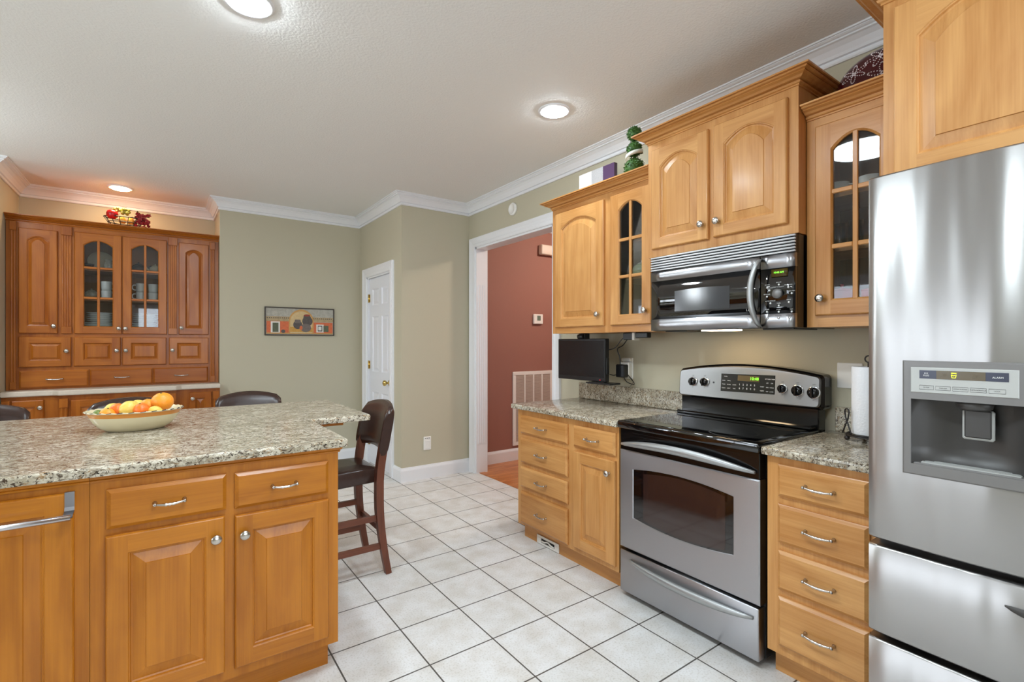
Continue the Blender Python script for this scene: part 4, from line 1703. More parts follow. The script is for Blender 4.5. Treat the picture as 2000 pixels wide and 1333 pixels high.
fruit('orange', 'o', ORF, bx + 0.098, by - 0.005, bz + 0.117, 0.045, 'largest orange perched at the right end of the fruit bowl', 'fruit', rot=4.3)
fruit('tangerine', 'o', TAN, bx + 0.022, by - 0.070, bz + 0.094, 0.030, 'reddish tangerine at the front centre of the fruit bowl', 'fruit', rot=4.0)
fruit('tangerine', 'o', TAN, bx - 0.062, by - 0.030, bz + 0.096, 0.029, 'reddish tangerine left of the big lemon in the fruit bowl', 'fruit', rot=1.0)
fruit('lemon', 'lemon', LEM, bx - 0.022, by - 0.040, bz + 0.100, 0.033, 'big pale lemon in the middle of the fruit bowl', 'fruit', rot=0.5)
fruit('lemon', 'lemon', LEM, bx + 0.004, by + 0.040, bz + 0.098, 0.030, 'pale lemon behind the big lemon in the fruit bowl', 'fruit', rot=0.2)
fruit('lemon', 'lemon', LEM, bx + 0.072, by - 0.075, bz + 0.084, 0.023, 'small lemon with dark tip in front of the largest orange', 'fruit', rot=3.4)
fruit('orange', 'o', ORF, bx + 0.044, by + 0.010, bz + 0.102, 0.032, 'pale orange just left of and behind the largest orange', 'fruit', rot=2.0)
fruit('orange', 'o', ORF, bx - 0.096, by - 0.050, bz + 0.080, 0.029, 'half hidden orange at the front left of the fruit bowl', 'fruit', rot=5.0)
fruit('lemon', 'lemon', LEM, bx - 0.084, by + 0.026, bz + 0.090, 0.030, 'lemon at the back left of the fruit bowl', 'fruit', rot=0.9)
fruit('lime', 'lemon', plain('lime peel', rgb(104, 120, 48), 0.4), bx - 0.130, by - 0.028, bz + 0.082, 0.018, 'small green lime at the left end of the fruit bowl', 'fruit', rot=1.6)

# ------------------------------------------------------------------ hutch in the alcove
HY = 5.68          # frame front
hb = thing('base_cabinet', 'warm-light tinted maple hutch base cabinet below the pale countertop in the alcove', 'cabinet', (-0.3, 5.9, 0))
HBY = 5.535
mb = MB()
mb.box(XA0 + 0.004, XA1 - 0.004, HBY, YA - 0.003, 0.10, 0.893, 0)
mb.box(-0.70, 0.105, HBY - 0.035, HBY, 0.10, 0.893, 0)
mb.box(XA0 + 0.004, XA1 - 0.004, HBY + 0.07, YA - 0.003, 0.0, 0.10, 1)
mb.obj('body', [HUTCH_WARMLIT[2], HUTCH_WARMLIT[0]], hb)
m = FW(HBY)
mc = FW(HBY - 0.035)
door_front(m, HUTCH_WARMLIT, hb, -0.985, -0.795, 0.15, 0.862, stile=0.05, rail=0.055, knob=(-0.815, 0.80))
door_front(m, HUTCH_WARMLIT, hb, 0.205, 0.385, 0.15, 0.862, stile=0.05, rail=0.055, knob=(0.232, 0.805))
door_front(mc, HUTCH_WARMLIT, hb, -0.625, -0.302, 0.15, 0.850, knob=(-0.33, 0.78))
door_front(mc, HUTCH_WARMLIT, hb, -0.294, 0.030, 0.15, 0.850, knob=(-0.265, 0.78))


def pilaster(parent, mp_, u0, u1, z0, z1, ws, flutes=3, cap=0.075, foot=0.06, t=0.016):
    mt = mats_for(ws, mp_)
    p = MB()

    def bx_(a, b, c, d, d0_, d1_, mi=0, bev=0.0):
        A, B = mp_(a, c, d0_), mp_(b, d, d1_)
        p.box(A[0], B[0], A[1], B[1], A[2], B[2], mi, bev=bev)
    bx_(u0, u1, z0, z1, 0, t * 0.6)
    bx_(u0 - 0.003, u1 + 0.003, z1 - cap, z1, 0, t + 0.006, 0, 0.003)
    bx_(u0 - 0.002, u1 + 0.002, z0, z0 + foot, 0, t + 0.003, 0, 0.003)
    w_ = (u1 - u0) / flutes
    for k in range(flutes):
        uc = u0 + w_ * (k + 0.5)
        lp = []
        for z in (z0 + foot, z1 - cap):
            lp.append([mp_(uc + w_ * 0.40 * math.cos(q), z, t * 0.55 + w_ * 0.30 * math.sin(q)) for q in [PI * j / 6 for j in range(7)]])
        p.loops(lp, 0, False, smooth=True)
    return p.obj('pilaster', mt, parent)


pilaster(hb, mc, -0.695, -0.645, 0.12, 0.865, HUTCH_WARMLIT, 2)
pilaster(hb, mc, 0.050, 0.100, 0.12, 0.865, HUTCH_WARMLIT, 2)
pilaster(hb, m, 0.400, 0.445, 0.12, 0.865, HUTCH_WARMLIT, 2)
pilaster(hb, m, -1.040, -0.998, 0.12, 0.865, HUTCH_WARMLIT, 2)
mb = MB()
hc = rounded([(XA0 + 0.003, 5.505), (-0.74, 5.505), (-0.70, 5.465), (0.105, 5.465), (0.145, 5.505), (XA1 - 0.001, 5.505), (XA1 - 0.001, YA - 0.003), (XA0 + 0.003, YA - 0.003)], 0.006, 2)
hi = inset(hc, 0.006)
mb.loops([[(u, v, 0.894) for u, v in hi], [(u, v, 0.902) for u, v in hc], [(u, v, 0.930) for u, v in hc], [(u, v, 0.937) for u, v in hi]], 0, True, True, True)
o = mb.obj('countertop', plain('pale laminate', rgb(206, 194, 178), 0.35, noise=0.08, nscale=60), None, (-0.3, 5.8, 0.894))
tag(o, 'pale curved hutch countertop in the alcove', 'countertop')

hu = thing('china_hutch', 'tall warm-light tinted maple china hutch with two glass doors built into the alcove', 'cabinet', (-0.3, 5.9, 0.937))
z0h, z1h = 0.938, 2.352
mb = MB()
gx0, gx1, gz0, gz1 = -0.625, 0.037, 1.400, 2.315       # hollow display section
mb.box(XA0 + 0.004, gx0, HY, YA - 0.003, z0h, z1h, 0)
mb.box(gx1, XA1 - 0.004, HY, YA - 0.003, z0h, z1h, 0)
mb.box(gx0, gx1, HY, YA - 0.003, z0h, gz0 + 0.04, 1)
mb.box(gx0, gx1, HY, YA - 0.003, gz1 - 0.03, z1h, 1)
mb.box(gx0, gx1, YA - 0.06, YA - 0.003, gz0, gz1, 2)
mb.box(-0.312, -0.280, HY, HY + 0.018, gz0, gz1, 0)
mb.obj('body', [HUTCH_WARMLIT[2], HUTCH_WARMLIT[0], INSIDE[2]], hu)
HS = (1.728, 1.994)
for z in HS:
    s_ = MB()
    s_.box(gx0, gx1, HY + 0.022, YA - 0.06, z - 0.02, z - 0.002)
    s_.obj('shelf', [HUTCH_WARMLIT[0]], hu)
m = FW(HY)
door_front(m, HUTCH_WARMLIT, hu, -0.970, -0.730, 1.412, 2.290, rise=0.035, stile=0.050, rail=0.060, knob=(-0.752, 1.475), bevel=0.018)
door_front(m, HUTCH_WARMLIT, hu, -0.622, -0.300, 1.412, 2.300, rise=0.045, stile=0.058, rail=0.060, glass=HS, knob=(-0.320, 1.462))
door_front(m, HUTCH_WARMLIT, hu, -0.294, 0.035, 1.412, 2.300, rise=0.045, stile=0.060, rail=0.060, glass=HS, knob=(-0.272, 1.462))
door_front(m, HUTCH_WARMLIT, hu, 0.128, 0.372, 1.412, 2.296, rise=0.035, stile=0.052, rail=0.060, knob=(0.148, 1.475), bevel=0.018)
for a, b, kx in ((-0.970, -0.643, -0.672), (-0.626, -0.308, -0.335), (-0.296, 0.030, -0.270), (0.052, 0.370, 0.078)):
    door_front(m, HUTCH_WARMLIT, hu, a, b, 1.128, 1.382, stile=0.062, rail=0.050, knob=(kx, 1.262), bevel=0.016)
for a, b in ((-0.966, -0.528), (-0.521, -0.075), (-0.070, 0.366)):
    drawer_front(m, HUTCH_WARMLIT, hu, a, b, 0.950, 1.098, plen=0.10)
pilaster(hu, m, -1.020, -0.985, 0.945, 2.338, HUTCH_WARMLIT, 2)
pilaster(hu, m, -0.706, -0.640, 1.412, 2.335, HUTCH_WARMLIT, 4)
pilaster(hu, m, 0.048, 0.114, 1.412, 2.335, HUTCH_WARMLIT, 4)
pilaster(hu, m, 0.384, 0.424, 0.945, 2.330, HUTCH_WARMLIT, 2)
cab_crown(hu, [(XA0 + 0.004, HY), (XA1 - 0.002, HY)], 2.335, -1, HUTCH_WARMLIT, 1.0, 0)

# china inside the hutch
PLT = plain('white plate glaze', rgb(236, 238, 234), 0.15)


def plate(x, y, z, r, label, group):
    key = ('plate', r)
    if key not in MESHES:
        p = MB()
        p.lathe([(r * 0.55, 0), (r * 0.58, 0.003), (r * 0.97, 0.015), (r, 0.0175), (r * 0.985, 0.0195), (r * 0.62, 0.0075), (r * 0.2, 0.0055)], (0, 0, 0), n=36)
        o_ = p.obj('plate', PLT)
        MESHES[key] = o_.data
    else:
        o_ = bpy.data.objects.new('plate', MESHES[key])
        C.objects.link(o_)
    o_.location = (x, y, z)
    return tag(o_, label, 'plate', group)


ORD = ['bottom', 'second', 'third', 'fourth', 'fifth', 'sixth', 'seventh', 'eighth', 'ninth', 'tenth', 'eleventh', 'twelfth']
for sx, side in ((-0.465, 'left'), (-0.130, 'right')):
    z = gz0 + 0.0405
    for k in range(4):
        plate(sx, 5.86, z, 0.125, ('bottom' if k == 0 else ORD[k]) + ' large plate from the base of the stack behind the %s hutch glass door' % side, 'plates stacked in the hutch')
        z += 0.0190
    z += 0.004
    for k in range(5):
        plate(sx, 5.86, z, 0.098, ('lowest' if k == 0 else ORD[k] + ' lowest' if k < 4 else 'topmost') + ' small plate on the stack behind the %s hutch glass door' % side, 'plates stacked in the hutch')
        z += 0.0170


def make_mug():
    t_ = thing('mug', 'mug', 'mug', (0, 0, 0), group='stacked mugs in the hutch')
    p = MB()
    p.lathe([(0.030, 0), (0.036, 0.003), (0.038, 0.02), (0.040, 0.080), (0.0385, 0.082), (0.036, 0.08), (0.034, 0.012), (0.01, 0.008)], (0, 0, 0), n=24)
    p.obj('cup', PLT, t_)
    p = MB()
    p.tube([(0.036, 0, 0.066), (0.055, 0, 0.066), (0.066, 0, 0.050), (0.062, 0, 0.028), (0.048, 0, 0.018), (0.036, 0, 0.020)], 0.0055, 8)
    p.obj('handle', PLT, t_)
    return t_


mug0 = make_mug()
first = True
for (x, y, rz, lab) in ((-0.415, 5.80, 0.0, 'behind the left hutch glass door'), (-0.165, 5.80, PI, 'at left behind the right hutch glass door'), (-0.070, 5.80, 0.0, 'at right behind the right hutch glass door')):
    for k in range(2):
        c = mug0 if first else copy_tree(mug0)
        first = False
        c['label'] = ('lower' if k == 0 else 'upper') + ' white mug of the pair ' + lab
        lean(c, (x, y, HS[0] - 0.0015 + 0.083 * k), rz=rz)


def teapot(name, label, loc, r, mat, rz=0.0, spout=True, lidmat=None):
    t_ = thing(name, label, 'teapot', loc, rz)
    p = MB()
    p.lathe([(r * 0.6, 0), (r * 0.65, r * 0.05), (r * 0.95, r * 0.45), (r, r * 0.8), (r * 0.85, r * 1.2), (r * 0.5, r * 1.45), (r * 0.45, r * 1.47)], loc, n=24)
    p.obj('pot', mat, t_)
    p = MB()
    p.lathe([(r * 0.5, r * 1.46), (r * 0.42, r * 1.56), (r * 0.15, r * 1.64), (r * 0.07, r * 1.68), (r * 0.13, r * 1.78), (r * 0.02, r * 1.86)], loc, n=18)
    p.obj('lid', lidmat or mat, t_)
    L = Vector(loc)
    p = MB()
    p.tube([L + Vector((-r * 0.85, 0, r * 1.2)), L + Vector((-r * 1.35, 0, r * 1.3)), L + Vector((-r * 1.6, 0, r * 0.95)), L + Vector((-r * 1.4, 0, r * 0.5)), L + Vector((-r * 0.9, 0, r * 0.45))], r * 0.09, 8)
    p.obj('handle', mat, t_)
    if spout:
        p = MB()
        p.tube([L + Vector((r * 0.8, 0, r * 0.55)), L + Vector((r * 1.25, 0, r * 0.8)), L + Vector((r * 1.45, 0, r * 1.25)), L + Vector((r * 1.7, 0, r * 1.4))], [r * 0.26, r * 0.17, r * 0.12, r * 0.11], 10)
        p.obj('spout', mat, t_)
    return t_


PATT = plain('patterned stoneware', rgb(150, 146, 132), 0.3, noise=0.7, nscale=55)
DARKC = plain('dark pottery', rgb(52, 50, 54), 0.25, noise=0.3, nscale=30)
TEAC = plain('cream pottery', rgb(200, 188, 158), 0.25, noise=0.25, nscale=40)
teapot('teapot', 'cream teapot on the top hutch shelf behind the right glass door', (-0.055, 5.80, HS[1] - 0.0015), 0.050, TEAC, PI)
teapot('teapot', 'dark pottery teapot on the top hutch shelf behind the right glass door', (-0.185, 5.86, HS[1] - 0.0015), 0.058, DARKC, 0.0)
teapot('sugar_bowl', 'patterned stoneware sugar bowl on the middle hutch shelf at left', (-0.520, 5.80, HS[0] - 0.0015), 0.052, PATT, 0.0, spout=False)
mb = MB()
mb.lathe([(0.05, 0), (0.085, 0.004), (0.098, 0.014), (0.096, 0.016), (0.05, 0.008)], (0, 0, 0), n=36, sx=1.0, sy=0.95, mats=lambda i, j: 1 if i in (1, 2) else 0)
o = mb.obj('platter', [plain('beige platter glaze', rgb(176, 166, 142), 0.2), DARKC], None)
tag(o, 'beige round platter with dark rim standing on the top hutch shelf at left', 'platter')
lean(o, (-0.465, 5.93, HS[1] + 0.095), rx=R(80))
mb = MB()
mb.lathe([(0.022, 0), (0.03, 0.004), (0.052, 0.035), (0.055, 0.05), (0.05, 0.05), (0.03, 0.01)], (-0.555, 5.80, HS[1] - 0.0015), n=20)
o = mb.obj('bowl', DARKC, None, (-0.555, 5.80, HS[1] - 0.0015))
tag(o, 'small dark bowl in front of the beige platter in the hutch', 'bowl')
mb = MB()
mb.lathe([(0.03, 0), (0.036, 0.01), (0.038, 0.06), (0.026, 0.085), (0.030, 0.10), (0.026, 0.10), (0.02, 0.08)], (-0.395, 5.79, HS[1] - 0.0015), n=20)
mb.tube([(-0.362, 5.79, HS[1] + 0.075), (-0.338, 5.79, HS[1] + 0.07), (-0.335, 5.79, HS[1] + 0.035), (-0.360, 5.79, HS[1] + 0.02)], 0.005, 8)
o = mb.obj('pitcher', PATT, None, (-0.395, 5.79, HS[1] - 0.0015))
tag(o, 'patterned stoneware pitcher right of the beige platter in the hutch', 'pitcher')

# fruit basket arrangement on top of the hutch
FBX, FBY, FBZ = -0.285, 5.76, 2.394
fb = thing('wire_basket', 'small dark wire basket of fruit and flowers on top of the hutch', 'basket', (FBX, FBY, 2.353))
mb = MB()
mb.lathe([(0.105, 0.0), (0.105, 0.04), (0.09, 0.043)], (FBX, FBY, 2.353), n=30, sy=0.6)
mb.obj('plinth', [HUTCH_WARMLIT[0]], fb)
mb = MB()
for a, b, z, rr in ((0.095, 0.058, 0.004, 0.005), (0.122, 0.075, 0.045, 0.004), (0.148, 0.088, 0.088, 0.005)):
    mb.tube([(FBX + a * math.cos(2 * PI * k / 28), FBY + b * math.sin(2 * PI * k / 28), FBZ + z) for k in range(28)], rr, 6, closed=True)
for k in range(14):
    q = 2 * PI * k / 14
    mb.tube([(FBX + a * math.cos(q), FBY + b * math.sin(q), FBZ + z) for a, b, z in ((0.095, 0.058, 0.004), (0.122, 0.075, 0.045), (0.148, 0.088, 0.088))], 0.003, 5)
mb.obj('wire_frame', IRON, fb)
REDF = plain('red apple skin', rgb(186, 24, 30), 0.25, noise=0.2, nscale=30)
YELF = plain('yellow pear skin', rgb(226, 168, 70), 0.35, noise=0.15, nscale=30)
GRPF = plain('green grape skin', rgb(140, 146, 62), 0.25, noise=0.25, nscale=40)
PETAL = plain('dark red petal', rgb(140, 16, 28), 0.5, noise=0.4, nscale=60)
LEAFG = plain('dark green leaf', rgb(66, 84, 34), 0.5, noise=0.3, nscale=50)


def bulb(name, mat, loc, r, label, cat, pear=False):
    m_ = MB()
    if pear:
        prof = [(0.02 * r, -r), (0.7 * r, -0.85 * r), (r, -0.2 * r), (0.85 * r, 0.4 * r), (0.5 * r, 0.95 * r), (0.3 * r, 1.25 * r), (0.02 * r, 1.32 * r)]
    else:
        prof = [(0.05 * r, -0.84 * r), (0.5 * r, -0.9 * r), (0.92 * r, -0.4 * r), (r, 0.1 * r), (0.85 * r, 0.6 * r), (0.45 * r, 0.86 * r), (0.08 * r, 0.74 * r)]
    m_.lathe(prof, loc, (0.1, -0.15, 1), 20)
    m_.tube([Vector(loc) + Vector((0, 0, r * 0.7)), Vector(loc) + Vector((0.01, 0, r * (1.5 if pear else 1.15)))], 0.003, 6, 1)
    o_ = m_.obj(name, [mat, IRON], None, Vector(loc) - Vector((0, 0, r * 0.9)))
    return tag(o_, label, cat, 'fruit in the wire basket on the hutch')


bulb('apple', REDF, (FBX - 0.085, FBY - 0.045, FBZ + 0.105), 0.045, 'red apple at the left of the wire basket on the hutch', 'fruit')
bulb('pear', YELF, (FBX - 0.012, FBY - 0.036, FBZ + 0.062), 0.030, 'left yellow pear in the middle of the wire basket', 'fruit', True)
bulb('pear', YELF, (FBX + 0.048, FBY - 0.040, FBZ + 0.060), 0.030, 'right yellow pear in the middle of the wire basket', 'fruit', True)
mb = MB()
rg = random.Random(3)
for k in range(26):
    mb.ball((FBX - 0.025 + rg.uniform(-0.062, 0.062), FBY + rg.uniform(-0.03, 0.03), FBZ + 0.150 + rg.uniform(-0.018, 0.022)), 0.0135, n=10)
mb.tube([(FBX - 0.02, FBY, FBZ + 0.16), (FBX - 0.01, FBY, FBZ + 0.185), (FBX + 0.015, FBY, FBZ + 0.192)], 0.0025, 6, 1)
o = mb.obj('grape_bunch', [GRPF, IRON], None, (FBX - 0.025, FBY, FBZ + 0.12))
tag(o, 'bunch of green grapes heaped on top of the wire basket', 'fruit')
mb = MB()
for k in range(60):
    c_ = Vector((FBX + 0.140 + rg.uniform(-0.055, 0.045), FBY - 0.03 + rg.uniform(-0.035, 0.03), FBZ + 0.070 + rg.uniform(-0.06, 0.065)))
    for j in range(5):
        q = 2 * PI * j / 5 + k
        d_ = Vector((math.cos(q), -0.5 + 0.3 * math.sin(k), math.sin(q))).normalized()
        s_ = d_.cross(Vector((0, 1, 0))).normalized() * 0.007
        mb.face([c_, c_ + d_ * 0.011 + s_, c_ + d_ * 0.021, c_ + d_ * 0.011 - s_], 0)
    mb.ball(c_, 0.008, 0, 8)
for k in range(8):
    c_ = Vector((FBX + 0.09 + 0.010 * k, FBY - 0.03, FBZ + 0.11 + 0.03 * math.sin(k)))
    d_ = Vector((math.cos(k * 1.7), -0.4, math.sin(k * 1.7))).normalized() * 0.035
    s_ = d_.cross(Vector((0, 1, 0))).normalized() * 0.008
    mb.face([c_, c_ + d_ * 0.5 + s_, c_ + d_, c_ + d_ * 0.5 - s_], 1)
o = mb.obj('flower_bunch', [PETAL, LEAFG], None, (FBX + 0.12, FBY - 0.03, FBZ), recalc=False)
tag(o, 'cluster of dark red artificial flowers at the right of the wire basket', 'flowers')

# ------------------------------------------------------------------ things on top of the wall cabinets
mb = MB()
cz = 2.298
for i, (u0_, u1_, mi) in enumerate(((2.475, 2.600, 0), (2.365, 2.475, 1), (2.262, 2.365, 2))):
    mb.box(2.46, 2.49, u0_, u1_, 0.0 + cz, cz + 0.245, mi, bev=0.0)
GLIT = plain('silver glitter', rgb(196, 196, 198), 0.3, 0.3, noise=0.5, nscale=260)
o = mb.obj('canvas_print', [plain('white canvas', rgb(240, 240, 240), 0.5), GLIT, plain('shiny purple', rgb(84, 62, 92), 0.15)], None, (2.475, 2.43, cz))
tag(o, 'white silver and purple striped canvas leaning on top of the left wall cabinet', 'canvas')
mb = MB()
mb.loops([[(2.42, 2.106, cz), (2.42, 2.156, cz), (2.42, 2.156, cz + 0.02), (2.42, 2.106, cz + 0.100)], [(2.45, 2.106, cz), (2.45, 2.156, cz), (2.45, 2.156, cz + 0.02), (2.45, 2.106, cz + 0.100)]], 0, True, True, True)
o = mb.obj('card_holder', plain('olive grey card', rgb(112, 112, 96), 0.5), None, (2.435, 2.13, cz))
tag(o, 'small grey wedge shaped holder between the canvas and the topiary', 'card holder')
TX, TY = 2.40, 2.040
tp = thing('topiary', 'three ball green topiary wrapped with white ribbon on the wall cabinet', 'topiary', (TX, TY, cz))
mb = MB()
mb.lathe([(0.035, 0), (0.046, 0.004), (0.056, 0.05), (0.060, 0.085), (0.058, 0.09), (0.05, 0.088)], (TX, TY, cz), n=24)
mb.obj('pot', plain('white stone pot', rgb(226, 224, 214), 0.6), tp)
mb = MB()
mb.tube([(TX, TY, cz + 0.08), (TX, TY, cz + 0.34)], 0.006, 8)
mb.obj('stem', IRON, tp)
BOX = plain('boxwood green', rgb(58, 98, 34), 0.55, noise=0.55, nscale=90)
rg = random.Random(5)
for zz, rr in ((0.128, 0.066), (0.243, 0.049), (0.340, 0.047)):
    mb = MB()
    c_ = Vector((TX, TY, cz + zz))
    mb.ball(c_, rr * 0.9, 0, 18)
    for k in range(420):
        u = rg.uniform(-1, 1)
        q = rg.uniform(0, 2 * PI)
        nrm = Vector((math.sqrt(1 - u * u) * math.cos(q), math.sqrt(1 - u * u) * math.sin(q), u))
        p_ = c_ + nrm * rr * rg.uniform(0.86, 1.0)
        t1 = (nrm + Vector((rg.uniform(-1, 1), rg.uniform(-1, 1), rg.uniform(-1, 1)))).normalized()
        s_ = t1.cross(nrm).normalized() * 0.0035
        mb.face([p_ - t1 * 0.006, p_ + s_, p_ + t1 * 0.007, p_ - s_], 0)
    mb.obj('leaf_ball', BOX, tp, recalc=False, weld=False)
mb = MB()
lps = []
for k in range(40):
    q = 2.2 + 1.9 * PI * k / 39
    r_ = 0.054
    z = cz + 0.188 + 0.075 * k / 39
    ca, sa = math.cos(q), math.sin(q)
    lps.append([(TX + r_ * ca, TY + r_ * sa, z - 0.014), (TX + r_ * ca, TY + r_ * sa, z + 0.012), (TX + (r_ - 0.002) * ca, TY + (r_ - 0.002) * sa, z + 0.012), (TX + (r_ - 0.002) * ca, TY + (r_ - 0.002) * sa, z - 0.012)])
mb.loops(lps, 0, True, True, True, True)
mb.obj('ribbon', plain('white ribbon', rgb(222, 222, 210), 0.5), tp)

# decorated red plate on the right cabinet
pl = thing('decorative_plate', 'dark red plate with white dotted flowers on the right wall cabinet', 'plate', (2.47, 0.786, 2.312))
PR = 0.150
tilt = R(22)
PC = Vector((2.462, 0.786, 2.320 + PR * math.cos(tilt)))
nx = Vector((-math.cos(tilt), 0, math.sin(tilt)))


def PP(u, v, d):      # u to the viewer's right (-y), v up along the plate
    up = Vector((math.sin(tilt), 0, math.cos(tilt)))
    return PC + Vector((0, -u, 0)) + up * v + nx * d


def pdome(u, v):
    r_ = math.sqrt(u * u + v * v) / PR
    return 0.030 * (1 - r_ * r_)


mb = MB()
mb.lathe([(0.3 * PR, -0.012), (PR * 0.98, -0.010), (PR, -0.004)] + [(PR * math.cos(q), 0.032 * math.sin(q)) for q in [PI / 2 * j / 8 for j in range(9)]], PC, nx, 48)
o = mb.obj('plate', plain('dark red glaze', rgb(74, 18, 24), 0.12), pl)
mb = MB()


def dot(u, v, r_=0.0032):
    if math.hypot(u, v) > PR * 0.97:
        return
    r2 = (u * u + v * v) / (PR * PR)
    mb.ball(PP(u, v, 0.032 * math.sqrt(max(0, 1 - r2)) + 0.0002), r_, 0, 6)


for fu, fv, fs in ((-0.078, 0.035, 0.050), (0.012, 0.085, 0.055), (0.035, -0.02, 0.06), (-0.06, -0.075, 0.05), (0.085, 0.055, 0.04)):
    for k in range(6):
        q = 2 * PI * k / 6 + fu * 20
        for t in [2 * PI * j / 14 for j in range(14)]:
            a_, b_ = fs * 0.55 + fs * 0.45 * math.cos(t), fs * 0.16 * math.sin(t)
            dot(fu + a_ * math.cos(q) - b_ * math.sin(q), fv + a_ * math.sin(q) + b_ * math.cos(q), 0.0026)
mb.obj('dotted_flowers', plain('white dots', rgb(228, 218, 220), 0.3), o)

# ------------------------------------------------------------------ contents of the glass wall cabinets
SH_L = [1.416, GZ[0] + 0.0005, GZ[1] + 0.0005]
k = 0
for (y, x) in ((2.000, 2.42), (2.065, 2.40), (2.030, 2.49), (2.098, 2.48)):
    if k == 0:
        gp = MB()
        gp.lathe([(0.030, 0), (0.030, 0.003), (0.005, 0.008), (0.004, 0.060), (0.010, 0.068), (0.028, 0.090), (0.031, 0.125), (0.028, 0.155), (0.0265, 0.155), (0.029, 0.125), (0.025, 0.092), (0.004, 0.072)], (0, 0, 0), n=16)
        g0 = gp.obj('wine_glass', TUMBLER)
        o = g0
    else:
        o = bpy.data.objects.new('wine_glass', g0.data)
        C.objects.link(o)
    o.location = (x, y, SH_L[2])
    tag(o, ('front right', 'front left', 'rear right', 'rear left')[k] + ' stemmed glass on the top shelf of the left wall cabinet', 'glass', 'stemmed glasses in the left wall cabinet')
    k += 1
GRN = plain('green and white pottery', rgb(176, 190, 150), 0.2, noise=0.6, nscale=38)
teapot('teapot', 'green and white teapot on the middle shelf left of the microwave', (2.43, 2.005, SH_L[1]), 0.060, GRN, R(90), lidmat=CERW)
SH_R = [1.418, GZR[0] + 0.0005, GZR[1] + 0.0005]
REDP = plain('bright red enamel', rgb(186, 22, 26), 0.2)
for k, (y, x, r_, h_, lab) in enumerate(((0.892, 2.40, 0.050, 0.135, 'left red enamel pot with lid on the bottom shelf beside the refrigerator'), (0.775, 2.42, 0.050, 0.130, 'right red enamel pot with lid on the bottom shelf beside the refrigerator'))):
    t_ = thing('lidded_pot', lab, 'pot', (x, y, SH_R[0]), group='red pots in the right wall cabinet')
    mb = MB()
    mb.lathe([(r_ * 0.9, 0), (r_, 0.005), (r_, h_), (r_ * 0.95, h_)], (x, y, SH_R[0]), n=24)
    mb.obj('pot', REDP, t_)
    mb = MB()
    mb.lathe([(r_ * 1.04, h_), (r_ * 1.02, h_ + 0.006), (r_ * 0.3, h_ + 0.016), (0.004, h_ + 0.018), (0.009, h_ + 0.030), (0.002, h_ + 0.034)], (x, y, SH_R[0]), n=24)
    mb.obj('lid', REDP, t_)
    mb = MB()
    mb.tube([(x - r_ * 0.7, y - r_ * 0.7, SH_R[0] + h_ * 0.5), (x - r_ * 1.0, y - r_ * 1.0, SH_R[0] + h_ * 0.62), (x - r_ * 1.5, y - r_ * 1.4, SH_R[0] + h_ * 0.75)], 0.006, 8)
    mb.obj('handle', REDP, t_)
for k, (y, x) in enumerate(((0.910, 2.42), (0.840, 2.40), (0.770, 2.42))):
    mb = MB()
    mb.lathe([(0.026, 0), (0.028, 0.004), (0.031, 0.115), (0.0295, 0.115), (0.0265, 0.008), (0.005, 0.006)], (x, y, SH_R[1]), n=18)
    o = mb.obj('tumbler', TUMBLER, None, (x, y, SH_R[1]))
    tag(o, ('left', 'middle', 'right')[k] + ' clear tumbler on the middle shelf beside the refrigerator', 'glass', 'tumblers in the right wall cabinet')
for k, (y, x) in enumerate(((0.905, 2.40), (0.790, 2.40))):
    mb = MB()
    mb.lathe([(0.025, 0), (0.034, 0.004), (0.041, 0.060), (0.039, 0.060), (0.030, 0.010)], (x, y, SH_R[2]), n=20)
    mb.tube([(x, y - 0.036, SH_R[2] + 0.05), (x, y - 0.06, SH_R[2] + 0.045), (x, y - 0.056, SH_R[2] + 0.02), (x, y - 0.034, SH_R[2] + 0.016)], 0.004, 6)
    o = mb.obj('cup', CERW, None, (x, y, SH_R[2]))
    tag(o, ('left', 'right')[k] + ' white cup on the top shelf of the cabinet beside the refrigerator', 'cup', 'cups in the right wall cabinet')

# ------------------------------------------------------------------ television, cords, outlets, paper towels
tv = thing('television', 'small black flat television hanging under the left wall cabinet', 'television', (2.36, 2.45, 1.07))
mb = MB()
tv0, tv1, tz0, tz1 = 2.235, 2.700, 1.074, 1.360
mb.box(2.345, 2.385, tv0, tv1, tz0, tz1, 0, bev=0.004)
mb.box(2.385, 2.405, tv0 + 0.06, tv1 - 0.06, tz0 + 0.05, tz1 - 0.04, 0, bev=0.006)
mb.box(2.352, 2.375, tv0 - 0.010, tv0, tz0 + 0.05, tz0 + 0.16, 0, bev=0.003)
hs = mb.obj('housing', BLACK, tv)
mb = MB()
mb.box(2.3435, 2.346, tv0 + 0.014, tv1 - 0.014, tz0 + 0.028, tz1 - 0.014)
mb.obj('screen', plain('dark screen', rgb(24, 25, 27), 0.18), hs)
mb = MB()
mb.ball((2.344, tv0 + 0.045, tz0 + 0.012), 0.003, 0, 8)
mb.obj('power_light', emit('red standby light', rgb(200, 20, 30), 1.0), hs)
mb = MB()
mb.box(2.36, 2.41, 2.44, 2.50, tz1 - 0.01, 1.396, 0, bev=0.003)
mb.lathe([(0.016, 0), (0.016, 0.05)], (2.355, 2.445, 1.375), (0, 1, 0), 12)
mb.obj('mount', BLACK, tv)
mb = MB()
mb.box(2.31, 2.41, 2.16, 2.38, tz0 - 0.014, tz0 - 0.003, 0, bev=0.003)
mb.box(2.35, 2.38, 2.25, 2.32, tz0 - 0.006, tz0 + 0.004, 0)
mb.obj('base', BLACK, tv)

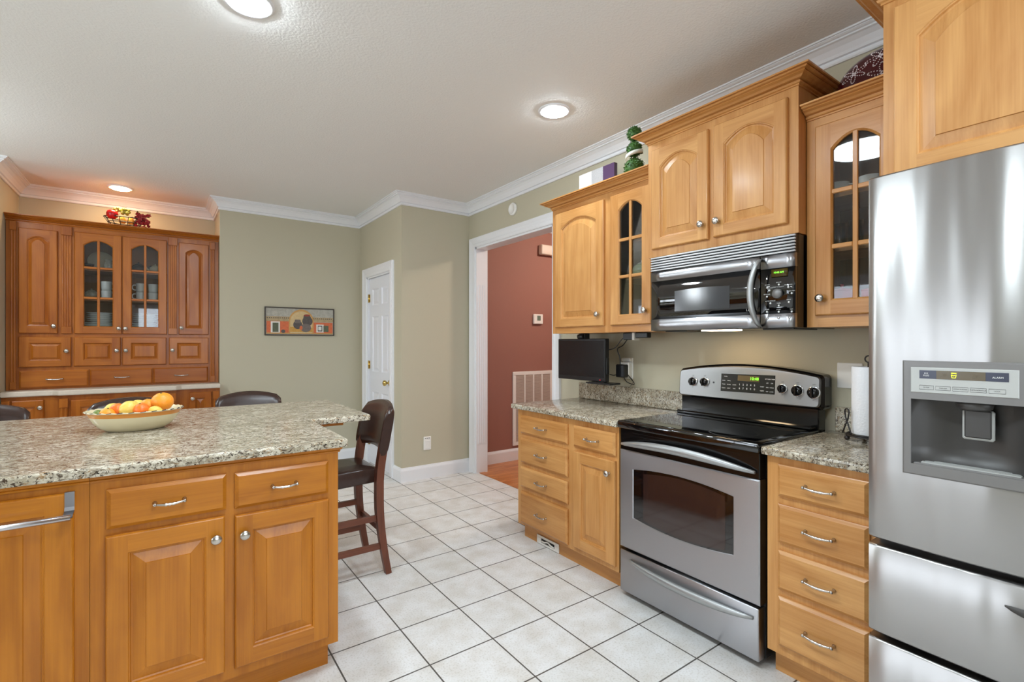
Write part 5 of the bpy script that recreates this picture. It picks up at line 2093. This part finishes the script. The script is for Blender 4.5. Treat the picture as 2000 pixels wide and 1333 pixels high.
ps = thing('power_strip', 'black power strip with white clip under the left wall cabinet', 'power strip', (2.42, 2.03, 1.35))
mb = MB()
mb.box(2.40, 2.44, 2.055, 2.135, 1.350, 1.3955, 0, bev=0.004)
mb.box(2.40, 2.44, 1.94, 2.035, 1.362, 1.3955, 0, bev=0.004)
mb.obj('housing', BLACK, ps)
mb = MB()
mb.box(2.395, 2.445, 2.036, 2.056, 1.348, 1.396, 0, bev=0.002)
mb.obj('clip', PLATEW, ps)
mb = MB()
mb.box(XR - 0.008, XR, 2.215, 2.305, 1.085, 1.230, 0, bev=0.003)
mb.box(XR - 0.045, XR - 0.006, 2.222, 2.300, 1.100, 1.200, 0, bev=0.006)
mb.box(XR - 0.030, XR - 0.004, 2.222, 2.300, 1.205, 1.228, 0, bev=0.004)
for yy in (2.243, 2.279):
    for zz in (1.175, 1.142):
        mb.box(XR - 0.0458, XR - 0.044, yy - 0.006, yy - 0.003, zz, zz + 0.009, 1)
        mb.box(XR - 0.0458, XR - 0.044, yy + 0.003, yy + 0.006, zz, zz + 0.009, 1)
oa_ = thing('outlet_adapter', 'white multi outlet adapter on the wall right of the television', 'outlet', (XR, 2.26, 1.15))
mb.obj('housing', [PLATEW, INKB], oa_)
mb = MB()
mb.box(2.43, 2.475, 2.150, 2.225, 1.105, 1.190, 0, bev=0.006)
pb = thing('power_adapter', 'black power brick with cords hanging in front of the outlet adapter', 'power adapter', (2.45, 2.19, 1.105))
mb.obj('brick', BLACK, pb)
for nm, pts, r_, lab, mt_ in (
    ('cord', [(2.45, 2.20, 1.188), (2.45, 2.205, 1.24), (2.44, 2.215, 1.29), (2.43, 2.16, 1.315), (2.42, 2.115, 1.352)], 0.0035, 'black cord from the power brick up to the power strip', BLACK),
    ('cord', [(2.39, 2.245, 1.285), (2.40, 2.20, 1.30), (2.41, 2.16, 1.345), (2.42, 2.137, 1.37)], 0.003, 'black cord looping from the television edge to the power strip', BLACK),
    ('cord', [(2.385, 2.232, 1.125), (2.41, 2.225, 1.118), (2.435, 2.222, 1.12)], 0.003, 'short black cord between television and power brick', BLACK),
    ('cord', [(2.45, 2.17, 1.106), (2.47, 2.16, 1.075), (2.50, 2.13, 1.06), (2.53, 2.16, 1.075), (2.545, 2.222, 1.120)], 0.003, 'black cord sagging below the power brick to the outlet adapter', BLACK),
    ('cable', [(2.572, 2.213, 1.095), (2.575, 2.20, 1.07), (2.58, 2.215, 1.05), (2.585, 2.235, 1.035)], 0.002, 'thin grey cable hanging below the outlet adapter', GREYP)):
    mb = MB()
    sm = []
    for i in range(len(pts) - 1):
        p0, p1, p2, p3 = [Vector(pts[max(0, min(len(pts) - 1, q))]) for q in (i - 1, i, i + 1, i + 2)]
        for j in range(6):
            t = j / 6
            sm.append(0.5 * ((2 * p1) + (p2 - p0) * t + (2 * p0 - 5 * p1 + 4 * p2 - p3) * t * t + (3 * p1 - p0 - 3 * p2 + p3) * t ** 3))
    sm.append(Vector(pts[-1]))
    mb.tube(sm, r_, 8)
    mb.obj(nm, mt_, pb if nm == 'cord' else oa_)

mb = MB()
mb.box(XR - 0.006, XR, 0.880, 0.985, 1.118, 1.238, 0, bev=0.003)
for zz in (1.155, 1.198):
    mb.box(XR - 0.008, XR - 0.005, 0.897, 0.927, zz - 0.016, zz + 0.016, 0, bev=0.002)
    for yy in (0.906, 0.918):
        mb.box(XR - 0.0085, XR - 0.0075, yy - 0.001, yy + 0.001, zz - 0.004, zz + 0.008, 1)
o = mb.obj('wall_outlet', [PLATEW, INKB], None, (XR, 0.93, 1.118))
tag(o, 'wide white outlet plate on the wall behind the paper towels', 'outlet')

PX, PY = 2.42, 0.800
ph = thing('paper_towel_holder', 'dark wrought iron paper towel holder beside the refrigerator', 'paper towel holder', (PX, PY, 0.9145))
mb = MB()
zb = 0.9145
for rr, zz in ((0.078, 0.024), (0.074, 0.030)):
    mb.tube([(PX + rr * math.cos(2 * PI * k / 28), PY + rr * math.sin(2 * PI * k / 28), zb + zz) for k in range(28)], 0.0035, 8, closed=True)
for q in (0.5, 2.1, 3.7, 5.3):
    mb.ball((PX + 0.076 * math.cos(q), PY + 0.076 * math.sin(q), zb + 0.011), 0.0108, 0, 10)
for q in (0, PI / 2):
    mb.tube([(PX - 0.076 * math.cos(q), PY - 0.076 * math.sin(q), zb + 0.026), (PX + 0.076 * math.cos(q), PY + 0.076 * math.sin(q), zb + 0.026)], 0.003, 6)
mb.obj('base', IRON, ph)
mb = MB()
mb.tube([(PX, PY, zb + 0.02), (PX, PY, zb + 0.335)], 0.004, 8)
mb.tube([(PX, PY + 0.013 * math.sin(2 * PI * k / 16), zb + 0.348 + 0.014 * math.cos(2 * PI * k / 16)) for k in range(16)], 0.003, 6, closed=True)
mb.obj('post', IRON, ph)
mb = MB()
lp = []
c_ = Vector((PX - 0.050, PY + 0.062, zb + 0.03))
ty = Vector((0.55, 0.83, 0)).normalized()
for k in range(25):
    t = k / 24
    q = -2.5 + 5.0 * t
    if t < 0.3:
        lp.append(c_ + ty * (0.026 - 0.034 * (t / 0.3)) + Vector((0, 0, 0.070 * (t / 0.3))))
    elif t > 0.7:
        lp.append(c_ - ty * (0.026 - 0.034 * ((1 - t) / 0.3)) + Vector((0, 0, 0.070 * ((1 - t) / 0.3))))
    else:
        a_ = (t - 0.3) / 0.4
        ang = -PI * 0.75 + a_ * PI * 1.5
        lp.append(c_ + ty * (0.0125 * math.sin(ang)) + Vector((0, 0, 0.092 + 0.0145 * math.cos(ang))))
mb.tube(lp, 0.0032, 8)
mb.obj('side_loop', IRON, ph)
mb = MB()
mb.lathe([(0.020, zb + 0.031), (0.0585, zb + 0.031), (0.060, zb + 0.034), (0.060, zb + 0.312), (0.0585, zb + 0.315), (0.020, zb + 0.315), (0.020, zb + 0.031)], (PX, PY, 0), n=40, cap0=False, cap1=False)
o = mb.obj('paper_towel_roll', plain('white paper towel', rgb(240, 240, 242), 0.8, noise=0.03, nscale=120, bump=0.5), None, (PX, PY, zb + 0.031))
tag(o, 'white paper towel roll standing on the iron holder', 'paper towels')

# ------------------------------------------------------------------ wall fittings
mb = MB()
mb.lathe([(0.058, 0), (0.058, 0.014), (0.050, 0.022), (0.044, 0.024), (0.043, 0.021), (0.002, 0.021)], (XR, 3.610, 2.549), (-1, 0, 0), 32)
o = mb.obj('smoke_alarm', PLATEW, None, (XR, 3.61, 2.549))
tag(o, 'round white alarm disc on the wall above the doorway', 'alarm')
mb = MB()
mb.box(2.080, 2.160, YE - 0.010, YE, 0.278, 0.410, 0, bev=0.004)
mb.box(2.094, 2.146, YE - 0.014, YE - 0.008, 0.290, 0.372, 0, bev=0.003)
for k in range(3):
    mb.box(2.092 + 0.020 * k, 2.104 + 0.020 * k, YE - 0.0108, YE - 0.009, 0.390, 0.397, 1)
o = mb.obj('outlet_plate', [PLATEW, GREYP], None, (2.12, YE, 0.278))
tag(o, 'white outlet cover low on the wall between pantry door and doorway', 'outlet')
th = thing('thermostat', 'white thermostat with green screen on the red hall wall', 'thermostat', (3.583, 4.5, 1.555))
mb = MB()
mb.box(3.516, 3.650, 4.470, 4.499, 1.553, 1.668, 0, bev=0.005)
mb.obj('housing', PLATEW, th)
mb = MB()
mb.box(3.562, 3.612, 4.4685, 4.471, 1.593, 1.650, 0)
mb.obj('screen', plain('green lcd', rgb(106, 126, 112), 0.3), th)
mb = MB()
mb.box(3.600, 3.850, 4.430, 4.499, 2.370, 2.486, 0, bev=0.014, seg=2)
o = mb.obj('door_chime', plain('ivory plastic', rgb(226, 212, 196), 0.5), None, (3.72, 4.5, 2.37))
tag(o, 'ivory door chime box high on the red hall wall', 'chime')
vt = thing('return_air_vent', 'large white louvred return air vent low on the red hall wall', 'vent', (3.52, 4.5, 0.16))
mb = MB()
v0, v1, vz0, vz1 = 3.225, 3.815, 0.165, 1.003
fw = 0.042
mb.box(v0, v1, 4.484, 4.499, vz1 - fw, vz1, 0, bev=0.003)
mb.box(v0, v1, 4.484, 4.499, vz0, vz0 + fw, 0, bev=0.003)
mb.box(v0, v0 + fw, 4.484, 4.499, vz0 + fw, vz1 - fw, 0, bev=0.003)
mb.box(v1 - fw, v1, 4.484, 4.499, vz0 + fw, vz1 - fw, 0, bev=0.003)
for k in range(1, 4):
    x = v0 + fw + (v1 - v0 - 2 * fw) * k / 4
    mb.box(x - 0.008, x + 0.008, 4.484, 4.497, vz0 + fw, vz1 - fw)
mb.obj('frame', PLATEW, vt)
mb = MB()
z = vz0 + fw + 0.006
while z < vz1 - fw:
    mb.box(v0 + fw, v1 - fw, 4.486, 4.4875, z - 0.007, z + 0.003)
    mb.face([(v0 + fw, 4.486, z - 0.007), (v1 - fw, 4.486, z - 0.007), (v1 - fw, 4.498, z + 0.005), (v0 + fw, 4.498, z + 0.005)])
    z += 0.0145
mb.obj('louvres', plain('vent louvre paint', rgb(206, 192, 180), 0.5), vt)
fv = thing('toe_kick_vent', 'small white heating register in the toe kick under the drawers', 'vent', (2.03, 2.44, 0))
mb = MB()
xk = XB + 0.0485
mb.box(xk - 0.006, xk, 2.330, 2.548, 0.004, 0.016, 0, bev=0.001)
mb.box(xk - 0.006, xk, 2.330, 2.548, 0.044, 0.060, 0, bev=0.001)
mb.box(xk - 0.006, xk, 2.330, 2.370, 0.016, 0.044, 0)
mb.box(xk - 0.006, xk, 2.508, 2.548, 0.016, 0.044, 0)
mb.obj('frame', PLATEW, fv)
mb = MB()
mb.box(xk - 0.001, xk, 2.370, 2.508, 0.016, 0.044, 1)
lpz = [(2.50, 0.026), (2.47, 0.026), (2.45, 0.034), (2.43, 0.036), (2.41, 0.026), (2.378, 0.022)]
mb.tube([(xk - 0.006, y, z) for y, z in lpz], 0.005, 8)
mb.obj('damper', [PLATEW, BLACK], fv)

# framed print on the far wall
pic = thing('framed_picture', 'wide framed print of clay jars in an arch on the sage wall', 'picture', (1.208, YF, 1.41))
a0, a1, q0, q1 = 0.857, 1.559, 1.410, 1.709
mb = MB()
fwid = 0.011
for bxx in ((a0, a1, q0, q0 + fwid), (a0, a1, q1 - fwid, q1), (a0, a0 + fwid, q0 + fwid, q1 - fwid), (a1 - fwid, a1, q0 + fwid, q1 - fwid)):
    mb.box(bxx[0], bxx[1], YF - 0.020, YF - 0.001, bxx[2], bxx[3], 0, bev=0.002)
mb.obj('frame', plain('dark frame', rgb(62, 52, 44), 0.5), pic)
mb = MB()
layer = [0]


def art(pts, mi):
    layer[0] += 1
    d = YF - 0.010 - 0.00012 * layer[0]
    mb.face([(a0 + fwid + (a1 - a0 - 2 * fwid) * u, d, q0 + fwid + (q1 - q0 - 2 * fwid) * v) for u, v in pts], mi)


def ell(cu, cv, ru, rv, t0=0.0, t1=2 * PI, n=24):
    return [(cu + ru * math.cos(t0 + (t1 - t0) * k / n), cv + rv * math.sin(t0 + (t1 - t0) * k / n)) for k in range(n + (0 if t1 - t0 > 6.2 else 1))]


art([(0, 0), (1, 0), (1, 1), (0, 1)], 0)
art([(0, 0.50), (1, 0.50), (1, 0.68), (0, 0.68)], 7)
for k in range(11):
    for s in (0.0, 0.645):
        u = s + 0.012 + 0.030 * k
        art([(u, 0.62), (u + 0.012, 0.655), (u + 0.020, 0.60)], 8)
art([(0.01, 0.02), (0.34, 0.02), (0.34, 0.50), (0.01, 0.50)], 1)
art([(0.67, 0.02), (0.99, 0.02), (0.99, 0.48), (0.67, 0.48)], 1)
art([(0.01, 0.02), (0.99, 0.02), (0.99, 0.07), (0.01, 0.07)], 2)
art([(0.325, 0.03)] + [(0.695, 0.03)] + ell(0.51, 0.50, 0.185, 0.47, 0, PI), 2)
art([(0.345, 0.05)] + [(0.675, 0.05)] + ell(0.51, 0.50, 0.165, 0.40, 0, PI), 3)
art([(0.345, 0.10), (0.675, 0.10), (0.675, 0.26), (0.345, 0.30)], 4)
art([(0.07, 0.07), (0.20, 0.07), (0.20, 0.49), (0.07, 0.49)], 5)
art([(0.095, 0.09), (0.178, 0.09), (0.178, 0.44), (0.095, 0.44)], 6)
art([(0.735, 0.09), (0.85, 0.09), (0.85, 0.40), (0.735, 0.40)], 5)
art([(0.757, 0.13), (0.828, 0.13), (0.828, 0.36), (0.757, 0.36)], 8)
art([(0.765, 0.17), (0.815, 0.17), (0.815, 0.32), (0.765, 0.32)], 5)
art([(0.845, 0.11), (0.925, 0.11), (0.925, 0.36), (0.845, 0.36)], 6)
art(ell(0.245, 0.12, 0.030, 0.065), 8)
art(ell(0.60, 0.52, 0.078, 0.19), 8)
art([(0.535, 0.60), (0.665, 0.60), (0.635, 0.76), (0.545, 0.76)], 8)
art(ell(0.592, 0.75, 0.046, 0.040), 9)
art(ell(0.455, 0.38, 0.066, 0.17), 8)
art([(0.405, 0.44), (0.505, 0.44), (0.495, 0.58), (0.415, 0.58)], 10)
art(ell(0.575, 0.26, 0.080, 0.165), 10)
art(ell(0.505, 0.26, 0.022, 0.08), 1)
AM = [plain('art sky grey', rgb(170, 166, 154), 0.6, noise=0.35, nscale=45), plain('art orange red', rgb(206, 104, 62), 0.6, noise=0.25, nscale=50),
      plain('art ochre', rgb(196, 148, 84), 0.6, noise=0.2, nscale=60), plain('art cream', rgb(204, 176, 128), 0.6, noise=0.2, nscale=50), plain('art sand', rgb(196, 146, 66), 0.6, noise=0.2, nscale=50),
      plain('art white', rgb(222, 218, 210), 0.6), plain('art olive', rgb(88, 92, 70), 0.6, noise=0.4, nscale=60), plain('art tile', rgb(172, 150, 112), 0.6, noise=0.4, nscale=60),
      plain('art charcoal', rgb(84, 76, 72), 0.6, noise=0.35, nscale=60), plain('art jar rim', rgb(140, 56, 46), 0.6), plain('art grey jar', rgb(112, 100, 94), 0.6, noise=0.3, nscale=60)]
mb.obj('print', AM, pic, recalc=False, weld=False)

# wall clock (seen mirrored in the microwave door)
ck = thing('wall_clock', 'large dark rimmed wall clock high on the wall by the breakfast window', 'clock', (XL, 4.15, 2.0))
mb = MB()
mb.lathe([(0.21, 0.0), (0.285, 0.0), (0.285, 0.02), (0.26, 0.045), (0.215, 0.03), (0.21, 0.012)], (XL, 4.15, 2.0), (1, 0, 0), 48)
mb.obj('rim', BLACK, ck)
mb = MB()
mb.lathe([(0.212, 0.004), (0.212, 0.010), (0.001, 0.0105)], (XL, 4.15, 2.0), (1, 0, 0), 48)
mb.obj('dial', plain('clock face', rgb(206, 200, 184), 0.5), ck)
mb = MB()
for k, s in enumerate(('XII', 'I', 'II', 'III', 'IIII', 'V', 'VI', 'VII', 'VIII', 'IX', 'X', 'XI')):
    q = 2 * PI * k / 12
    mb.text(s, 0.055, (XL + 0.012, 4.15 + 0.165 * math.sin(q), 2.0 + 0.165 * math.cos(q)), (0, 1, 0), (0, 0, 1))
mb.tube([(XL + 0.016, 4.15, 2.0), (XL + 0.016, 4.15 - 0.07, 2.0 + 0.07)], 0.006, 6)
mb.tube([(XL + 0.016, 4.15, 2.0), (XL + 0.016, 4.15 - 0.14, 2.0 + 0.01)], 0.004, 6)
mb.obj('numerals_and_hands', INKB, ck)

# ------------------------------------------------------------------ ceiling lights


def downlight(x, y, label, mat, r=0.098):
    t_ = thing('recessed_light', label, 'ceiling light', (x, y, ZC), group='recessed lights in the ceiling')
    m_ = MB()
    m_.lathe([(r, 0.001), (r, -0.004), (r - 0.006, -0.008), (r - 0.022, -0.009), (r - 0.025, -0.006), (r - 0.025, 0.001)], (x, y, ZC), n=40, cap0=False, cap1=False)
    m_.obj('trim_ring', WHITE, t_)
    m_ = MB()
    rr = r - 0.024
    m_.lathe([(rr, -0.001), (rr, -0.007)] + [(rr * math.cos(q), -0.007 - 0.016 * math.sin(q)) for q in [PI / 2 * j / 6 for j in range(1, 7)]], (x, y, ZC), n=40)
    m_.obj('diffuser', mat, t_)
    return t_


downlight(0.294, 2.30, 'bright recessed ceiling light at the top edge of the photo', GLOW)
downlight(1.954, 2.285, 'bright recessed ceiling light in front of the wall cabinets', GLOWA)
downlight(-0.314, 5.735, 'warm recessed ceiling light above the hutch', GLOWW)
for x, y, lab in ((0.294, 0.1, 'recessed ceiling light near the sink window on the island side'), (1.55, -0.9, 'recessed ceiling light near the sink window on the refrigerator side'), (-1.35, 4.3, 'added recessed fill light over the breakfast corner left of the island')):  # the breakfast corner one is added out of view to brighten the hutch
    downlight(x, y, lab, GLOW)
fm = thing('flush_ceiling_light', 'large round flush ceiling light over the kitchen floor', 'ceiling light', (0.52, 1.35, ZC))
mb = MB()
mb.lathe([(0.275, 0.001), (0.275, -0.03), (0.265, -0.045), (0.24, -0.05), (0.235, -0.04)], (0.52, 1.35, ZC), n=48, cap1=False)
mb.obj('rim', WHITE, fm)
mb = MB()
mb.lathe([(0.238, -0.040), (0.23, -0.055), (0.12, -0.065), (0.001, -0.067)], (0.52, 1.35, ZC), n=48)
mb.obj('diffuser', emit('flush lamp diffuser', (0.80, 0.92, 1.0, 1), LAMP_FLUSH), fm)
hl = thing('hall_ceiling_light', 'small flush lamp on the hall ceiling', 'ceiling light', (3.95, 3.3, ZC))
mb = MB()
mb.lathe([(0.13, 0.0), (0.13, -0.03), (0.11, -0.07), (0.05, -0.09), (0.001, -0.095)], (3.95, 3.3, ZC), n=32)
mb.obj('diffuser', emit('hall lamp diffuser', (1.0, 0.84, 0.72, 1), LAMP_HALL), hl)


def globe(x, y, z, label, mat):  # unseen globe added to brighten the ceiling and flatten the room light
    t_ = thing('fill_pendant', label, 'added fill light', (x, y, ZC), group='added fill globes')
    m_ = MB()
    m_.lathe([(0.06, 0.001), (0.06, -0.02), (0.012, -0.03), (0.004, -0.04), (0.004, z + 0.11 - ZC), (0.03, z + 0.105 - ZC), (0.05, z + 0.085 - ZC)], (x, y, ZC), n=20)
    m_.obj('stem', NICKEL, t_)
    m_ = MB()
    m_.ball((x, y, z), 0.11, n=28)
    m_.obj('shade', mat, t_)


GLOBE_FILL = emit('fill globe glow', (0.86, 0.94, 1.0, 1), FILL_GLOBE)
globe(-1.65, 4.15, 2.05, 'added fill globe over the breakfast corner left of the island', GLOBE_FILL)
globe(0.9, -1.5, 2.05, 'added fill globe by the sink window opposite the island', emit('dim fill globe glow', (0.86, 0.94, 1.0, 1), FILL_GLOBE * 0.6))
